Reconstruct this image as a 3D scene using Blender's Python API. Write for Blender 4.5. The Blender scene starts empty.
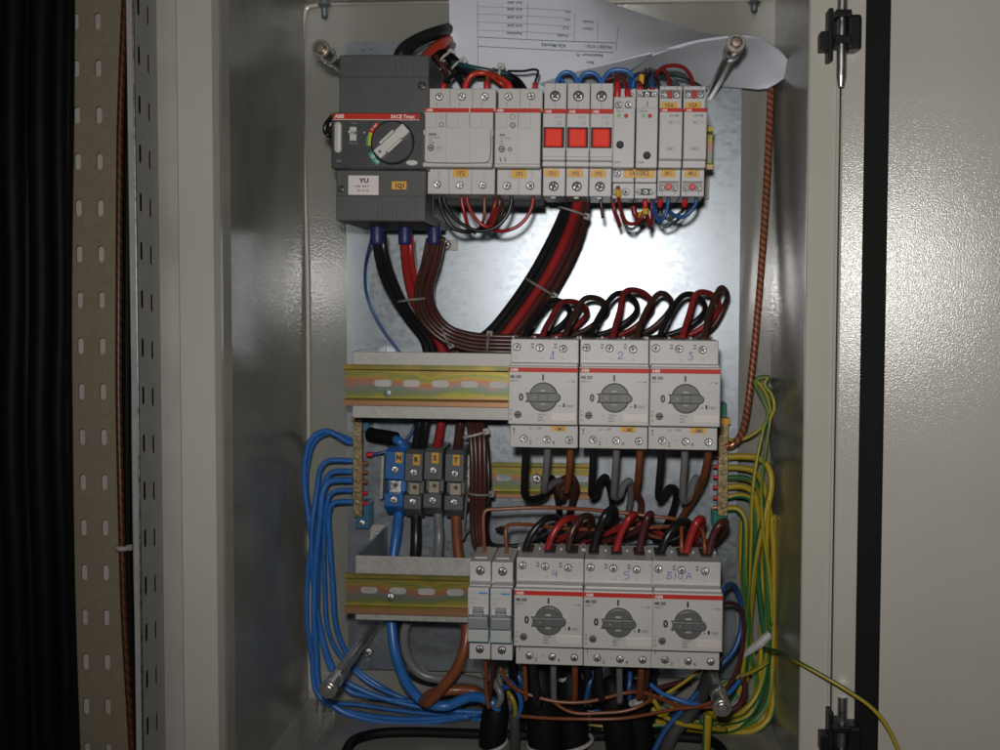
import bpy, bmesh, math, random
from mathutils import Vector, Matrix
random.seed(7)
scene = bpy.context.scene
col = scene.collection

# ------------------------------------------------------------------ camera
F, PCX, PCY = 970.0, 546.0, 344.0        # focal length and principal point of the photograph (1000 x 750)
VX, VY, ZC = 606.0, 305.0, 0.94          # where the plate's normal vanishes; camera-to-plate distance (m)
ROLL = math.radians(0.35)
_yc = Vector(((VX-PCX)/F, (PCY-VY)/F, -1)).normalized()
_u = Vector((math.sin(ROLL), math.cos(ROLL), 0))
_zc = (_u - _u.dot(_yc)*_yc).normalized()
_xc = _yc.cross(_zc)
cam_data = bpy.data.cameras.new('camera')
cam = bpy.data.objects.new('camera', cam_data)
col.objects.link(cam)
cam.matrix_world = Matrix.Translation((0, -ZC, 0)) @ Matrix((_xc, _yc, _zc)).to_4x4()
cam_data.sensor_width = 36.0
cam_data.lens = 36.0*F/1000.0
cam_data.shift_x = (500-PCX)/1000.0
cam_data.shift_y = (PCY-375)/1000.0
cam_data.clip_start = 0.01
cam_data.clip_end = 20
scene.camera = cam

# ------------------------------------------------------------------ world, flash, exposure
world = bpy.data.worlds.new('World')
scene.world = world
world.use_nodes = True
bg = world.node_tree.nodes['Background']
bg.inputs['Color'].default_value = (0.9, 0.95, 1.0, 1)
bg.inputs['Strength'].default_value = 0.007
fl = bpy.data.lights.new('camera_flash', 'SPOT')
fl.energy = 14.3
fl.spot_size = math.radians(126)
fl.spot_blend = 1.0
fl.color = (1.0, 0.975, 0.945)
fl.shadow_soft_size = 0.013
flo = bpy.data.objects.new('camera_flash', fl)
col.objects.link(flo)
flo.location = (-0.012, -0.945, 0.045)
flo.rotation_euler = (math.radians(92), 0, math.radians(1))
scene.view_settings.view_transform = 'Standard'
scene.view_settings.look = 'None'
scene.view_settings.exposure = 0.0
scene.view_settings.gamma = 1.0
scene.render.engine = 'CYCLES'
scene.cycles.filter_width = 1.6
scene.cycles.blur_glossy = 0.0
scene.cycles.max_bounces = 8

# ------------------------------------------------------------------ picture point -> place
def ray(px, py):
    v = Vector(((px-PCX)/F, (PCY-py)/F, -1))
    return Vector((_xc.dot(v), _yc.dot(v), _zc.dot(v)))
def W(px, py, Y):
    d = ray(px, py)
    t = (Y+ZC)/d.y
    return Vector((d.x*t, Y, d.z*t))
def slope(p, q, Y):
    a, b = W(*p, Y), W(*q, Y)
    return math.atan2(b.z-a.z, b.x-a.x)
def mm(px, Y):                                   # a length in photo pixels at depth Y, in metres
    return px*(ZC+Y)/F

# ------------------------------------------------------------------ materials
def mat(name, color, rough=0.5, metal=0.0, noise=0.0, nscale=60, bump=0.0, bscale=400, spec=0.5, rvar=0.0, emit=None, alpha=None):
    m = bpy.data.materials.new(name)
    m.use_nodes = True
    nt = m.node_tree
    b = nt.nodes['Principled BSDF']
    b.inputs['Base Color'].default_value = (*color, 1)
    b.inputs['Roughness'].default_value = rough
    b.inputs['Metallic'].default_value = metal
    b.inputs['Specular IOR Level'].default_value = spec
    tc = nt.nodes.new('ShaderNodeTexCoord')
    if noise or rvar:
        n = nt.nodes.new('ShaderNodeTexNoise')
        n.inputs['Scale'].default_value = nscale
        n.inputs['Detail'].default_value = 5
        nt.links.new(tc.outputs['Object'], n.inputs['Vector'])
        if noise:
            mr = nt.nodes.new('ShaderNodeMapRange')
            mr.inputs['From Min'].default_value = 0.3; mr.inputs['From Max'].default_value = 0.7
            mr.inputs['To Min'].default_value = 1-noise; mr.inputs['To Max'].default_value = 1+noise
            nt.links.new(n.outputs['Fac'], mr.inputs['Value'])
            mx = nt.nodes.new('ShaderNodeVectorMath'); mx.operation = 'SCALE'
            mx.inputs[0].default_value = color
            nt.links.new(mr.outputs['Result'], mx.inputs['Scale'])
            nt.links.new(mx.outputs['Vector'], b.inputs['Base Color'])
        if rvar:
            mr = nt.nodes.new('ShaderNodeMapRange')
            mr.inputs['From Min'].default_value = 0.3; mr.inputs['From Max'].default_value = 0.7
            mr.inputs['To Min'].default_value = rough-rvar; mr.inputs['To Max'].default_value = rough+rvar
            nt.links.new(n.outputs['Fac'], mr.inputs['Value'])
            nt.links.new(mr.outputs['Result'], b.inputs['Roughness'])
    if bump:
        n2 = nt.nodes.new('ShaderNodeTexNoise')
        n2.inputs['Scale'].default_value = bscale
        n2.inputs['Detail'].default_value = 2
        bp = nt.nodes.new('ShaderNodeBump')
        bp.inputs['Strength'].default_value = bump
        bp.inputs['Distance'].default_value = 0.001
        nt.links.new(tc.outputs['Object'], n2.inputs['Vector'])
        nt.links.new(n2.outputs['Fac'], bp.inputs['Height'])
        nt.links.new(bp.outputs['Normal'], b.inputs['Normal'])
    if emit:
        b.inputs['Emission Color'].default_value = (*emit[0], 1)
        b.inputs['Emission Strength'].default_value = emit[1]
    if alpha is not None:
        b.inputs['Alpha'].default_value = alpha
    return m

M = {}
M['paint'] = mat('beige_powder_coat', (0.24, 0.236, 0.208), 0.15, noise=0.05, nscale=9, bump=0.12, bscale=440, spec=0.6)  # cabinet beige with the shade of the interior put into its base colour
M['paint_side'] = mat('grimy_powder_coat', (0.225, 0.22, 0.19), 0.19, noise=0.14, nscale=16, bump=0.16, bscale=440, rvar=0.04, spec=0.5)  # grime mottling over a base darkened to paint in the interior shade
M['paint_smooth'] = mat('beige_powder_coat_smooth', (0.44, 0.415, 0.36), 0.2, noise=0.05, nscale=9, bump=0.16, bscale=600, spec=0.6)  # lighter copy of the cabinet beige, flash light on the frame painted in
M['paint_door'] = mat('beige_powder_coat_door', (0.44, 0.415, 0.365), 0.19, noise=0.05, nscale=9, bump=0.19, bscale=900, spec=0.45)  # same beige, lightened in colour for the light falling on the door
M['device'] = mat('light_grey_plastic', (0.47, 0.45, 0.43), 0.42, noise=0.035, nscale=45, bump=0.06, bscale=900, spec=0.4)
M['device_b'] = mat('cool_grey_plastic', (0.47, 0.46, 0.455), 0.42, noise=0.03, nscale=45, bump=0.05, bscale=900, spec=0.4)
M['gap'] = mat('dark_gap', (0.03, 0.03, 0.03), 0.8)
M['tmax'] = mat('dark_grey_plastic', (0.072, 0.074, 0.073), 0.5, noise=0.08, nscale=60, bump=0.1, bscale=1200, spec=0.35)
M['tmax2'] = mat('charcoal_plastic', (0.046, 0.049, 0.05), 0.42, noise=0.08, nscale=60, bump=0.08, bscale=1200, spec=0.35)
M['knob'] = mat('knob_grey_plastic', (0.095, 0.098, 0.095), 0.45, noise=0.06, nscale=80)
M['redstrip'] = mat('red_print', (0.47, 0.028, 0.018), 0.5, spec=0.2)
M['ink'] = mat('black_print', (0.02, 0.02, 0.022), 0.5)
M['inkgrey'] = mat('grey_print', (0.17, 0.165, 0.16), 0.5)
M['inkfaint'] = mat('faint_grey_print', (0.30, 0.29, 0.28), 0.5)
M['inkpale'] = mat('pale_print', (0.72, 0.62, 0.58), 0.5)
M['pen'] = mat('blue_pen', (0.12, 0.12, 0.42), 0.6)
M['inklabel'] = mat('label_print', (0.10, 0.05, 0.02), 0.5)
M['orange'] = mat('orange_label', (0.64, 0.33, 0.025), 0.5, noise=0.05)
M['yellowlab'] = mat('yellow_label', (0.60, 0.33, 0.02), 0.5, noise=0.08)
M['plate_label'] = mat('pale_label', (0.56, 0.51, 0.48), 0.4)
M['white_label'] = mat('white_label', (0.62, 0.57, 0.55), 0.45, noise=0.04)
M['ivory'] = mat('ivory_plastic', (0.5, 0.48, 0.45), 0.4)
M['screw'] = mat('zinc_screw', (0.72, 0.73, 0.74), 0.28, metal=1.0, bump=0.3, bscale=1500, rvar=0.1)
M['well'] = mat('screw_well', (0.05, 0.05, 0.048), 0.6)
M['chrome'] = mat('bright_steel', (0.84, 0.81, 0.76), 0.27, metal=0.9, noise=0.03, nscale=300)
M['steel'] = mat('grey_steel', (0.5, 0.5, 0.5), 0.35, metal=1.0, rvar=0.1, nscale=120)
M['black_plastic'] = mat('black_plastic', (0.009, 0.009, 0.0095), 0.45, spec=0.25)
M['rubber'] = mat('black_rubber', (0.006, 0.006, 0.006), 0.8, bump=0.1, bscale=600, spec=0.2)
M['brass'] = mat('dull_brass', (0.30, 0.22, 0.11), 0.5, metal=0.6, noise=0.4, nscale=260, bump=0.4, bscale=500)
M['brass_screw'] = mat('brass_screw', (0.42, 0.34, 0.2), 0.35, metal=0.9, bump=0.3, bscale=1500)
M['black_screw'] = mat('black_screw', (0.03, 0.03, 0.03), 0.25, metal=0.5)
M['bluetrim'] = mat('teal_blue_plastic', (0.03, 0.13, 0.24), 0.4)
M['greentrim'] = mat('teal_green_plastic', (0.01, 0.17, 0.13), 0.4)
M['blueblock'] = mat('blue_terminal_plastic', (0.022, 0.12, 0.36), 0.42, noise=0.05)
M['greyblock'] = mat('grey_terminal_plastic', (0.10, 0.105, 0.11), 0.45, noise=0.05)
M['tan'] = mat('tan_metal', (0.42, 0.36, 0.28), 0.4, metal=0.7)
M['led_red'] = mat('red_led_lens', (0.45, 0.015, 0.02), 0.3)
M['led_green'] = mat('green_led_lens', (0.22, 0.42, 0.2), 0.35)
M['teal'] = mat('teal_print', (0.01, 0.26, 0.17), 0.5)
M['yellow'] = mat('yellow_print', (0.55, 0.42, 0.02), 0.5)
M['green'] = mat('green_print', (0.06, 0.30, 0.08), 0.5)
M['hager_blue'] = mat('blue_print', (0.02, 0.22, 0.55), 0.45)
M['hager_pale'] = mat('pale_blue_print', (0.30, 0.42, 0.48), 0.5)
M['toggle'] = mat('grey_toggle', (0.20, 0.21, 0.225), 0.4)
M['clear'] = mat('clear_label_window', (0.40, 0.43, 0.41), 0.15)
M['tealedge'] = mat('teal_edge', (0.16, 0.32, 0.33), 0.3)
M['tie'] = mat('white_nylon', (0.44, 0.42, 0.39), 0.4)
M['tie_dark'] = mat('grey_nylon', (0.2, 0.19, 0.175), 0.45)
M['navy'] = mat('navy_sleeve', (0.018, 0.024, 0.11), 0.45)
M['ferrule'] = mat('red_ferrule', (0.50, 0.02, 0.025), 0.35)
M['stud'] = mat('pale_stud', (0.62, 0.48, 0.40), 0.3, metal=0.9)
M['copper_tip'] = mat('copper_tip', (0.55, 0.22, 0.13), 0.35, metal=0.8)
M['slate'] = mat('slate_metal', (0.2, 0.22, 0.24), 0.45, metal=0.6)
M['tape'] = mat('white_tape', (0.40, 0.39, 0.38), 0.5, noise=0.1, nscale=90)

def wiremat(name, c, rough=0.33):
    return mat(name, c, rough, noise=0.12, nscale=70, bump=0.08, bscale=300)
WM = {'black': wiremat('black_insulation', (0.011, 0.011, 0.012)),
      'red': wiremat('red_insulation', (0.30, 0.020, 0.018)),
      'darkred': wiremat('dark_red_insulation', (0.20, 0.016, 0.016)),
      'brightred': wiremat('orange_red_insulation', (0.42, 0.035, 0.014)),
      'brown': wiremat('dark_brown_insulation', (0.055, 0.022, 0.016)),
      'rust': wiremat('rust_brown_insulation', (0.20, 0.058, 0.022)),
      'maroon': wiremat('maroon_insulation', (0.07, 0.018, 0.018)),
      'grey': wiremat('grey_insulation', (0.165, 0.165, 0.168)),
      'blue': wiremat('blue_insulation', (0.022, 0.125, 0.39)),
      'deepblue': wiremat('deep_blue_insulation', (0.018, 0.075, 0.23)),
      'teal': wiremat('teal_insulation', (0.012, 0.05, 0.055)),
      'sheath': wiremat('grey_sheath', (0.045, 0.045, 0.046), 0.5),
      'sleeve': mat('black_sleeve', (0.006, 0.006, 0.0065), 0.55, noise=0.1, nscale=70, bump=0.08, bscale=300, spec=0.12)}

def stripe_mat(name, ca, cb, turns, width, rough=0.4, metal=0.0, nst=1):
    m = bpy.data.materials.new(name); m.use_nodes = True
    nt = m.node_tree; b = nt.nodes['Principled BSDF']
    b.inputs['Roughness'].default_value = rough; b.inputs['Metallic'].default_value = metal
    uv = nt.nodes.new('ShaderNodeUVMap')
    sx = nt.nodes.new('ShaderNodeSeparateXYZ'); nt.links.new(uv.outputs['UV'], sx.inputs[0])
    mu = nt.nodes.new('ShaderNodeMath'); mu.operation = 'MULTIPLY'; mu.inputs[1].default_value = turns
    nt.links.new(sx.outputs['X'], mu.inputs[0])
    v = nt.nodes.new('ShaderNodeMath'); v.operation = 'MULTIPLY'; v.inputs[1].default_value = nst
    nt.links.new(sx.outputs['Y'], v.inputs[0])
    ad0 = nt.nodes.new('ShaderNodeMath'); ad0.operation = 'ADD'
    nt.links.new(mu.outputs[0], ad0.inputs[0]); nt.links.new(v.outputs[0], ad0.inputs[1])
    oi = nt.nodes.new('ShaderNodeObjectInfo')
    ad = nt.nodes.new('ShaderNodeMath'); ad.operation = 'ADD'
    nt.links.new(ad0.outputs[0], ad.inputs[0]); nt.links.new(oi.outputs['Random'], ad.inputs[1])
    fr = nt.nodes.new('ShaderNodeMath'); fr.operation = 'FRACT'; nt.links.new(ad.outputs[0], fr.inputs[0])
    rp = nt.nodes.new('ShaderNodeValToRGB')
    e = rp.color_ramp.elements
    e[0].position = width-0.02; e[0].color = (*ca, 1)
    e[1].position = width+0.02; e[1].color = (*cb, 1)
    x = e.new(0.97); x.color = (*cb, 1)
    x = e.new(1.0); x.color = (*ca, 1)
    nt.links.new(fr.outputs[0], rp.inputs['Fac'])
    nt.links.new(rp.outputs['Color'], b.inputs['Base Color'])
    if metal:
        bp = nt.nodes.new('ShaderNodeBump'); bp.inputs['Strength'].default_value = 0.8; bp.inputs['Distance'].default_value = 0.001
        nt.links.new(fr.outputs[0], bp.inputs['Height']); nt.links.new(bp.outputs['Normal'], b.inputs['Normal'])
    return m
WM['yg'] = stripe_mat('yellow_green_insulation', (0.36, 0.26, 0.012), (0.018, 0.12, 0.035), 0.22, 0.74)
WM['gy'] = stripe_mat('green_yellow_insulation', (0.36, 0.26, 0.012), (0.012, 0.10, 0.035), 0.2, 0.50)
WM['olive'] = stripe_mat('olive_yellow_insulation', (0.30, 0.26, 0.02), (0.06, 0.14, 0.02), 0.5, 0.62)
WM['copper'] = stripe_mat('braided_copper', (0.46, 0.18, 0.10), (0.20, 0.065, 0.035), 17, 0.5, 0.25, 0.45, 2)
WM['copperdull'] = stripe_mat('dull_braided_copper', (0.12, 0.042, 0.018), (0.07, 0.025, 0.012), 9, 0.5, 0.4, 0.2, 2)

def zinc(name, base, rough, spangle=0.12, metal=0.85, brush=0.0, sc=140):
    m = bpy.data.materials.new(name); m.use_nodes = True
    nt = m.node_tree; b = nt.nodes['Principled BSDF']
    tc = nt.nodes.new('ShaderNodeTexCoord')
    vo = nt.nodes.new('ShaderNodeTexVoronoi'); vo.inputs['Scale'].default_value = sc
    n = nt.nodes.new('ShaderNodeTexNoise'); n.inputs['Scale'].default_value = 25; n.inputs['Detail'].default_value = 6
    mp = nt.nodes.new('ShaderNodeMapping'); mp.inputs['Scale'].default_value = (12, 12, 420)
    br = nt.nodes.new('ShaderNodeTexNoise'); br.inputs['Scale'].default_value = 1.0; br.inputs['Detail'].default_value = 3
    nt.links.new(tc.outputs['Object'], vo.inputs['Vector']); nt.links.new(tc.outputs['Object'], n.inputs['Vector'])
    nt.links.new(tc.outputs['Object'], mp.inputs['Vector']); nt.links.new(mp.outputs['Vector'], br.inputs['Vector'])
    sp = nt.nodes.new('ShaderNodeSeparateColor'); nt.links.new(vo.outputs['Color'], sp.inputs[0])
    a1 = nt.nodes.new('ShaderNodeMath'); a1.operation = 'ADD'
    nt.links.new(sp.outputs[0], a1.inputs[0]); nt.links.new(n.outputs['Fac'], a1.inputs[1])
    a2 = nt.nodes.new('ShaderNodeMath'); a2.operation = 'ADD'
    nt.links.new(a1.outputs[0], a2.inputs[0]); nt.links.new(br.outputs['Fac'], a2.inputs[1])
    mr = nt.nodes.new('ShaderNodeMapRange'); mr.inputs['From Min'].default_value = 0.6; mr.inputs['From Max'].default_value = 2.3
    mr.inputs['To Min'].default_value = 1-spangle; mr.inputs['To Max'].default_value = 1+spangle
    nt.links.new(a2.outputs[0], mr.inputs['Value'])
    mx = nt.nodes.new('ShaderNodeVectorMath'); mx.operation = 'SCALE'; mx.inputs[0].default_value = base
    nt.links.new(mr.outputs['Result'], mx.inputs['Scale']); nt.links.new(mx.outputs['Vector'], b.inputs['Base Color'])
    r2 = nt.nodes.new('ShaderNodeMapRange'); r2.inputs['From Min'].default_value = 0.6; r2.inputs['From Max'].default_value = 2.3
    r2.inputs['To Min'].default_value = rough-0.06; r2.inputs['To Max'].default_value = rough+0.06
    nt.links.new(a2.outputs[0], r2.inputs['Value']); nt.links.new(r2.outputs['Result'], b.inputs['Roughness'])
    b.inputs['Metallic'].default_value = metal
    bp = nt.nodes.new('ShaderNodeBump'); bp.inputs['Strength'].default_value = 0.035+brush; bp.inputs['Distance'].default_value = 0.0006
    nt.links.new(br.outputs['Fac'], bp.inputs['Height']); nt.links.new(bp.outputs['Normal'], b.inputs['Normal'])
    return m
M['zinc'] = zinc('galvanised_sheet', (0.33, 0.362, 0.395), 0.36, 0.06, 0.84, sc=240)
M['bracket'] = zinc('bracket_sheet', (0.40, 0.385, 0.36), 0.55, 0.14, 0.4, sc=260)
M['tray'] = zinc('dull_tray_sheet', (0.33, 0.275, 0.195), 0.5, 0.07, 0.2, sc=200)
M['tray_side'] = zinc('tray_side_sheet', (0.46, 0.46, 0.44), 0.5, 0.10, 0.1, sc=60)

def chromate():
    m = bpy.data.materials.new('yellow_chromate'); m.use_nodes = True
    nt = m.node_tree; b = nt.nodes['Principled BSDF']
    tc = nt.nodes.new('ShaderNodeTexCoord')
    mp = nt.nodes.new('ShaderNodeMapping'); mp.inputs['Scale'].default_value = (22, 30, 40)
    nt.links.new(tc.outputs['Object'], mp.inputs['Vector'])
    n = nt.nodes.new('ShaderNodeTexNoise'); n.inputs['Scale'].default_value = 1.0; n.inputs['Detail'].default_value = 4
    nt.links.new(mp.outputs['Vector'], n.inputs['Vector'])
    sx = nt.nodes.new('ShaderNodeSeparateXYZ'); nt.links.new(tc.outputs['Object'], sx.inputs[0])
    z = nt.nodes.new('ShaderNodeMapRange'); z.inputs['From Min'].default_value = -0.0176; z.inputs['From Max'].default_value = 0.0176
    nt.links.new(sx.outputs['Z'], z.inputs['Value'])
    ns = nt.nodes.new('ShaderNodeMath'); ns.operation = 'MULTIPLY_ADD'; ns.inputs[1].default_value = 0.7; ns.inputs[2].default_value = -0.35
    nt.links.new(n.outputs['Fac'], ns.inputs[0])
    ad = nt.nodes.new('ShaderNodeMath'); ad.operation = 'ADD'
    nt.links.new(z.outputs['Result'], ad.inputs[0]); nt.links.new(ns.outputs[0], ad.inputs[1])
    rp = nt.nodes.new('ShaderNodeValToRGB')
    e = rp.color_ramp.elements
    e[0].position = 0.0; e[0].color = (0.370, 0.185, 0.096, 1)
    e[1].position = 1.0; e[1].color = (0.148, 0.141, 0.044, 1)
    for p, c in ((0.12, (0.370, 0.207, 0.104)), (0.20, (0.326, 0.281, 0.044)), (0.30, (0.178, 0.207, 0.074)), (0.40, (0.163, 0.200, 0.155)),
                 (0.50, (0.311, 0.178, 0.148)), (0.58, (0.370, 0.155, 0.067)), (0.66, (0.340, 0.244, 0.052)), (0.76, (0.192, 0.222, 0.059)), (0.84, (0.370, 0.259, 0.044))):
        q = e.new(p); q.color = (*c, 1)
    nt.links.new(ad.outputs[0], rp.inputs['Fac'])
    nt.links.new(rp.outputs['Color'], b.inputs['Base Color'])
    b.inputs['Metallic'].default_value = 0.5; b.inputs['Roughness'].default_value = 0.4
    return m
M['chromate'] = chromate()

def redlens():
    m = bpy.data.materials.new('red_lens'); m.use_nodes = True
    nt = m.node_tree; b = nt.nodes['Principled BSDF']
    tc = nt.nodes.new('ShaderNodeTexCoord')
    mp = nt.nodes.new('ShaderNodeMapping'); mp.inputs['Scale'].default_value = (760, 760, 760)
    nt.links.new(tc.outputs['Object'], mp.inputs['Vector'])
    vo = nt.nodes.new('ShaderNodeTexVoronoi'); vo.inputs['Scale'].default_value = 1.0; vo.inputs['Randomness'].default_value = 0.05
    nt.links.new(mp.outputs['Vector'], vo.inputs['Vector'])
    rp = nt.nodes.new('ShaderNodeValToRGB')
    rp.color_ramp.elements[0].position = 0.22; rp.color_ramp.elements[0].color = (0.85, 0.12, 0.07, 1)
    rp.color_ramp.elements[1].position = 0.42; rp.color_ramp.elements[1].color = (0.58, 0.010, 0.008, 1)
    nt.links.new(vo.outputs['Distance'], rp.inputs['Fac'])
    nt.links.new(rp.outputs['Color'], b.inputs['Base Color'])
    nt.links.new(rp.outputs['Color'], b.inputs['Emission Color'])
    b.inputs['Specular IOR Level'].default_value = 0.15
    b.inputs['Emission Strength'].default_value = 0.12
    b.inputs['Roughness'].default_value = 0.55
    return m
M['lens'] = redlens()

def wallmat():
    return mat('plaster_wall', (0.55, 0.50, 0.465), 0.7, noise=0.12, nscale=14, bump=0.15, bscale=120)
M['plaster'] = wallmat()
M['paper'] = mat('white_paper', (0.68, 0.71, 0.78), 0.7, noise=0.015, nscale=8)
M['paper_line'] = mat('paper_table_line', (0.12, 0.14, 0.19), 0.6)
M['paper_text'] = mat('paper_print', (0.13, 0.15, 0.21), 0.6)

# ------------------------------------------------------------------ mesh builder
_text_cache = {}
def text_mesh(s, bold=0.022):
    if (s, bold) not in _text_cache:
        cu = bpy.data.curves.new('lettering', 'FONT')
        cu.body = s; cu.size = 1.0; cu.resolution_u = 2; cu.offset = bold
        o = bpy.data.objects.new('lettering', cu)
        col.objects.link(o)
        dg = bpy.context.evaluated_depsgraph_get()
        me = bpy.data.meshes.new_from_object(o.evaluated_get(dg))
        vs = [v.co.copy() for v in me.vertices]
        fs = [tuple(p.vertices) for p in me.polygons]
        bpy.data.objects.remove(o); bpy.data.curves.remove(cu); bpy.data.meshes.remove(me)
        _text_cache[(s, bold)] = (vs, fs)
    return _text_cache[(s, bold)]

def catmull(pts, sub=8):
    if len(pts) < 3:
        return [Vector(p) for p in pts]
    P = [Vector(p) for p in pts]
    P = [2*P[0]-P[1]] + P + [2*P[-1]-P[-2]]
    out = []
    for i in range(1, len(P)-2):
        p0, p1, p2, p3 = P[i-1:i+3]
        t0 = 0.0
        t1 = t0+max((p1-p0).length, 1e-6)**0.5; t2 = t1+max((p2-p1).length, 1e-6)**0.5; t3 = t2+max((p3-p2).length, 1e-6)**0.5
        for k in range(sub):
            t = t1+(t2-t1)*k/sub
            a1 = (t1-t)/(t1-t0)*p0+(t-t0)/(t1-t0)*p1
            a2 = (t2-t)/(t2-t1)*p1+(t-t1)/(t2-t1)*p2
            a3 = (t3-t)/(t3-t2)*p2+(t-t2)/(t3-t2)*p3
            b1 = (t2-t)/(t2-t0)*a1+(t-t0)/(t2-t0)*a2
            b2 = (t3-t)/(t3-t1)*a2+(t-t1)/(t3-t1)*a3
            out.append((t2-t)/(t2-t1)*b1+(t-t1)/(t2-t1)*b2)
    out.append(P[-2])
    return out

class MB:
    def __init__(s):
        s.bm = bmesh.new(); s.uvl = s.bm.loops.layers.uv.new('UVMap'); s.mats = []
    def mi(s, m):
        m = M[m] if isinstance(m, str) else m
        if m not in s.mats: s.mats.append(m)
        return s.mats.index(m)
    def merge(s, t, m, smooth=False):
        i = s.mi(m)
        for f in t.faces: f.material_index = i; f.smooth = smooth
        me = bpy.data.meshes.new('tmp'); t.to_mesh(me); t.free()
        s.bm.from_mesh(me); bpy.data.meshes.remove(me)
    def box(s, x0, x1, y0, y1, z0, z1, m, bev=0.0, seg=2):
        t = bmesh.new()
        bmesh.ops.create_cube(t, size=1.0)
        bmesh.ops.scale(t, vec=(abs(x1-x0), abs(y1-y0), abs(z1-z0)), verts=t.verts)
        bmesh.ops.translate(t, vec=((x0+x1)/2, (y0+y1)/2, (z0+z1)/2), verts=t.verts)
        if bev: bmesh.ops.bevel(t, geom=t.edges[:], offset=bev, segments=seg, profile=0.5, affect='EDGES')
        s.merge(t, m)
    def prism(s, pts, y0, y1, m, bev=0.0, seg=2):          # outline in (x, z), from y0 (front) back to y1
        t = bmesh.new()
        a = [t.verts.new((x, y0, z)) for x, z in pts]
        b = [t.verts.new((x, y1, z)) for x, z in pts]
        n = len(pts)
        t.faces.new(a); t.faces.new(b[::-1])
        for i in range(n): t.faces.new((a[i], b[i], b[(i+1) % n], a[(i+1) % n]))
        bmesh.ops.recalc_face_normals(t, faces=t.faces)
        if bev: bmesh.ops.bevel(t, geom=[e for e in t.edges if any(abs(v.co.y-y0) < 1e-7 for v in e.verts) and all(abs(v.co.y-y0) < 1e-7 for v in e.verts)], offset=bev, segments=seg, profile=0.5, affect='EDGES')
        s.merge(t, m)
    def prism_x(s, pts, x0, x1, m, bev=0.0):               # outline in (y, z), along x
        t = bmesh.new()
        a = [t.verts.new((x0, y, z)) for y, z in pts]
        b = [t.verts.new((x1, y, z)) for y, z in pts]
        n = len(pts)
        t.faces.new(a); t.faces.new(b[::-1])
        for i in range(n): t.faces.new((a[i], b[i], b[(i+1) % n], a[(i+1) % n]))
        bmesh.ops.recalc_face_normals(t, faces=t.faces)
        if bev: bmesh.ops.bevel(t, geom=t.edges[:], offset=bev, segments=2, profile=0.5, affect='EDGES')
        s.merge(t, m)
    def disc(s, x, z, r, y0, y1, m, seg=28, bev=0.0, sx=1.0):
        s.prism([(x+sx*r*math.cos(2*math.pi*k/seg), z+r*math.sin(2*math.pi*k/seg)) for k in range(seg)], y0, y1, m, bev)
    def lathe(s, c, prof, m, seg=28):                      # profile of (r, y), axis along y through c
        t = bmesh.new()
        rings = []
        for r, y in prof:
            rings.append([t.verts.new((c[0]+r*math.cos(2*math.pi*k/seg), c[1]+y, c[2]+r*math.sin(2*math.pi*k/seg))) for k in range(seg)])
        for a, b in zip(rings, rings[1:]):
            for k in range(seg): t.faces.new((a[k], b[k], b[(k+1) % seg], a[(k+1) % seg]))
        t.faces.new(rings[0]); t.faces.new(rings[-1][::-1])
        bmesh.ops.recalc_face_normals(t, faces=t.faces)
        s.merge(t, m, True)
    def sheet(s, quad, m):                                 # flat print or film
        f = s.bm.faces.new([s.bm.verts.new(q) for q in quad]); f.material_index = s.mi(m)
    def rect(s, x0, x1, z0, z1, y, m):
        s.sheet([(x0, y, z0), (x1, y, z0), (x1, y, z1), (x0, y, z1)], m)
    def text(s, txt, x, y, z, cap, m, align='l', rot=0.0, fn=None, sx=1.0):   # cap = height of a capital in metres
        vs, fs = text_mesh(txt, 0.05 if m == 'ink' else 0.03)
        if not vs: return
        k = cap/0.72
        w = max(v.x for v in vs)*k*sx
        ox = {'l': 0, 'c': -w/2, 'r': -w}[align]
        ca, sa = math.cos(rot), math.sin(rot)
        i = s.mi(m); nv = []
        for v in vs:
            a, b = v.x*k*sx+ox, v.y*k
            p = (x+a*ca-b*sa, y, z+a*sa+b*ca) if fn is None else fn(x+a*ca-b*sa, z+a*sa+b*ca)
            nv.append(s.bm.verts.new(p))
        for f in fs:
            try:
                q = s.bm.faces.new([nv[j] for j in f]); q.material_index = i
            except ValueError: pass
    def tube(s, pts, r, m, seg=10, closed=False, flat=None, caps=True):
        i = s.mi(m); n = len(pts)
        R = r if isinstance(r, (list, tuple)) else [r]*n
        T = []
        for k in range(n):
            if closed: d = pts[(k+1) % n]-pts[(k-1) % n]
            else: d = pts[min(k+1, n-1)]-pts[max(k-1, 0)]
            T.append(d.normalized() if d.length > 1e-9 else Vector((0, 0, 1)))
        up = Vector((0, 1, 0)) if abs(T[0].y) < 0.9 else Vector((1, 0, 0))
        nrm = (up-up.dot(T[0])*T[0]).normalized()
        rings = []; L = 0; Ls = []
        for k in range(n):
            if k:
                L += (pts[k]-pts[k-1]).length
                nrm = nrm-nrm.dot(T[k])*T[k]
                nrm = nrm.normalized() if nrm.length > 1e-6 else T[k].orthogonal().normalized()
            bi = T[k].cross(nrm)
            ring = []
            for j in range(seg):
                a = 2*math.pi*j/seg
                ring.append(s.bm.verts.new(pts[k]+R[k]*(math.cos(a)*nrm+math.sin(a)*bi)))
            rings.append(ring); Ls.append(L)
        uvl = s.uvl
        rng = range(n) if closed else range(n-1)
        for k in rng:
            a, b = rings[k], rings[(k+1) % n]
            for j in range(seg):
                f = s.bm.faces.new((a[j], a[(j+1) % seg], b[(j+1) % seg], b[j])); f.material_index = i; f.smooth = True
                for lp, (uu, vv) in zip(f.loops, ((Ls[k], j/seg), (Ls[k], (j+1)/seg), (Ls[(k+1) % n], (j+1)/seg), (Ls[(k+1) % n], j/seg))):
                    lp[uvl].uv = (uu*10, vv)
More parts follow.
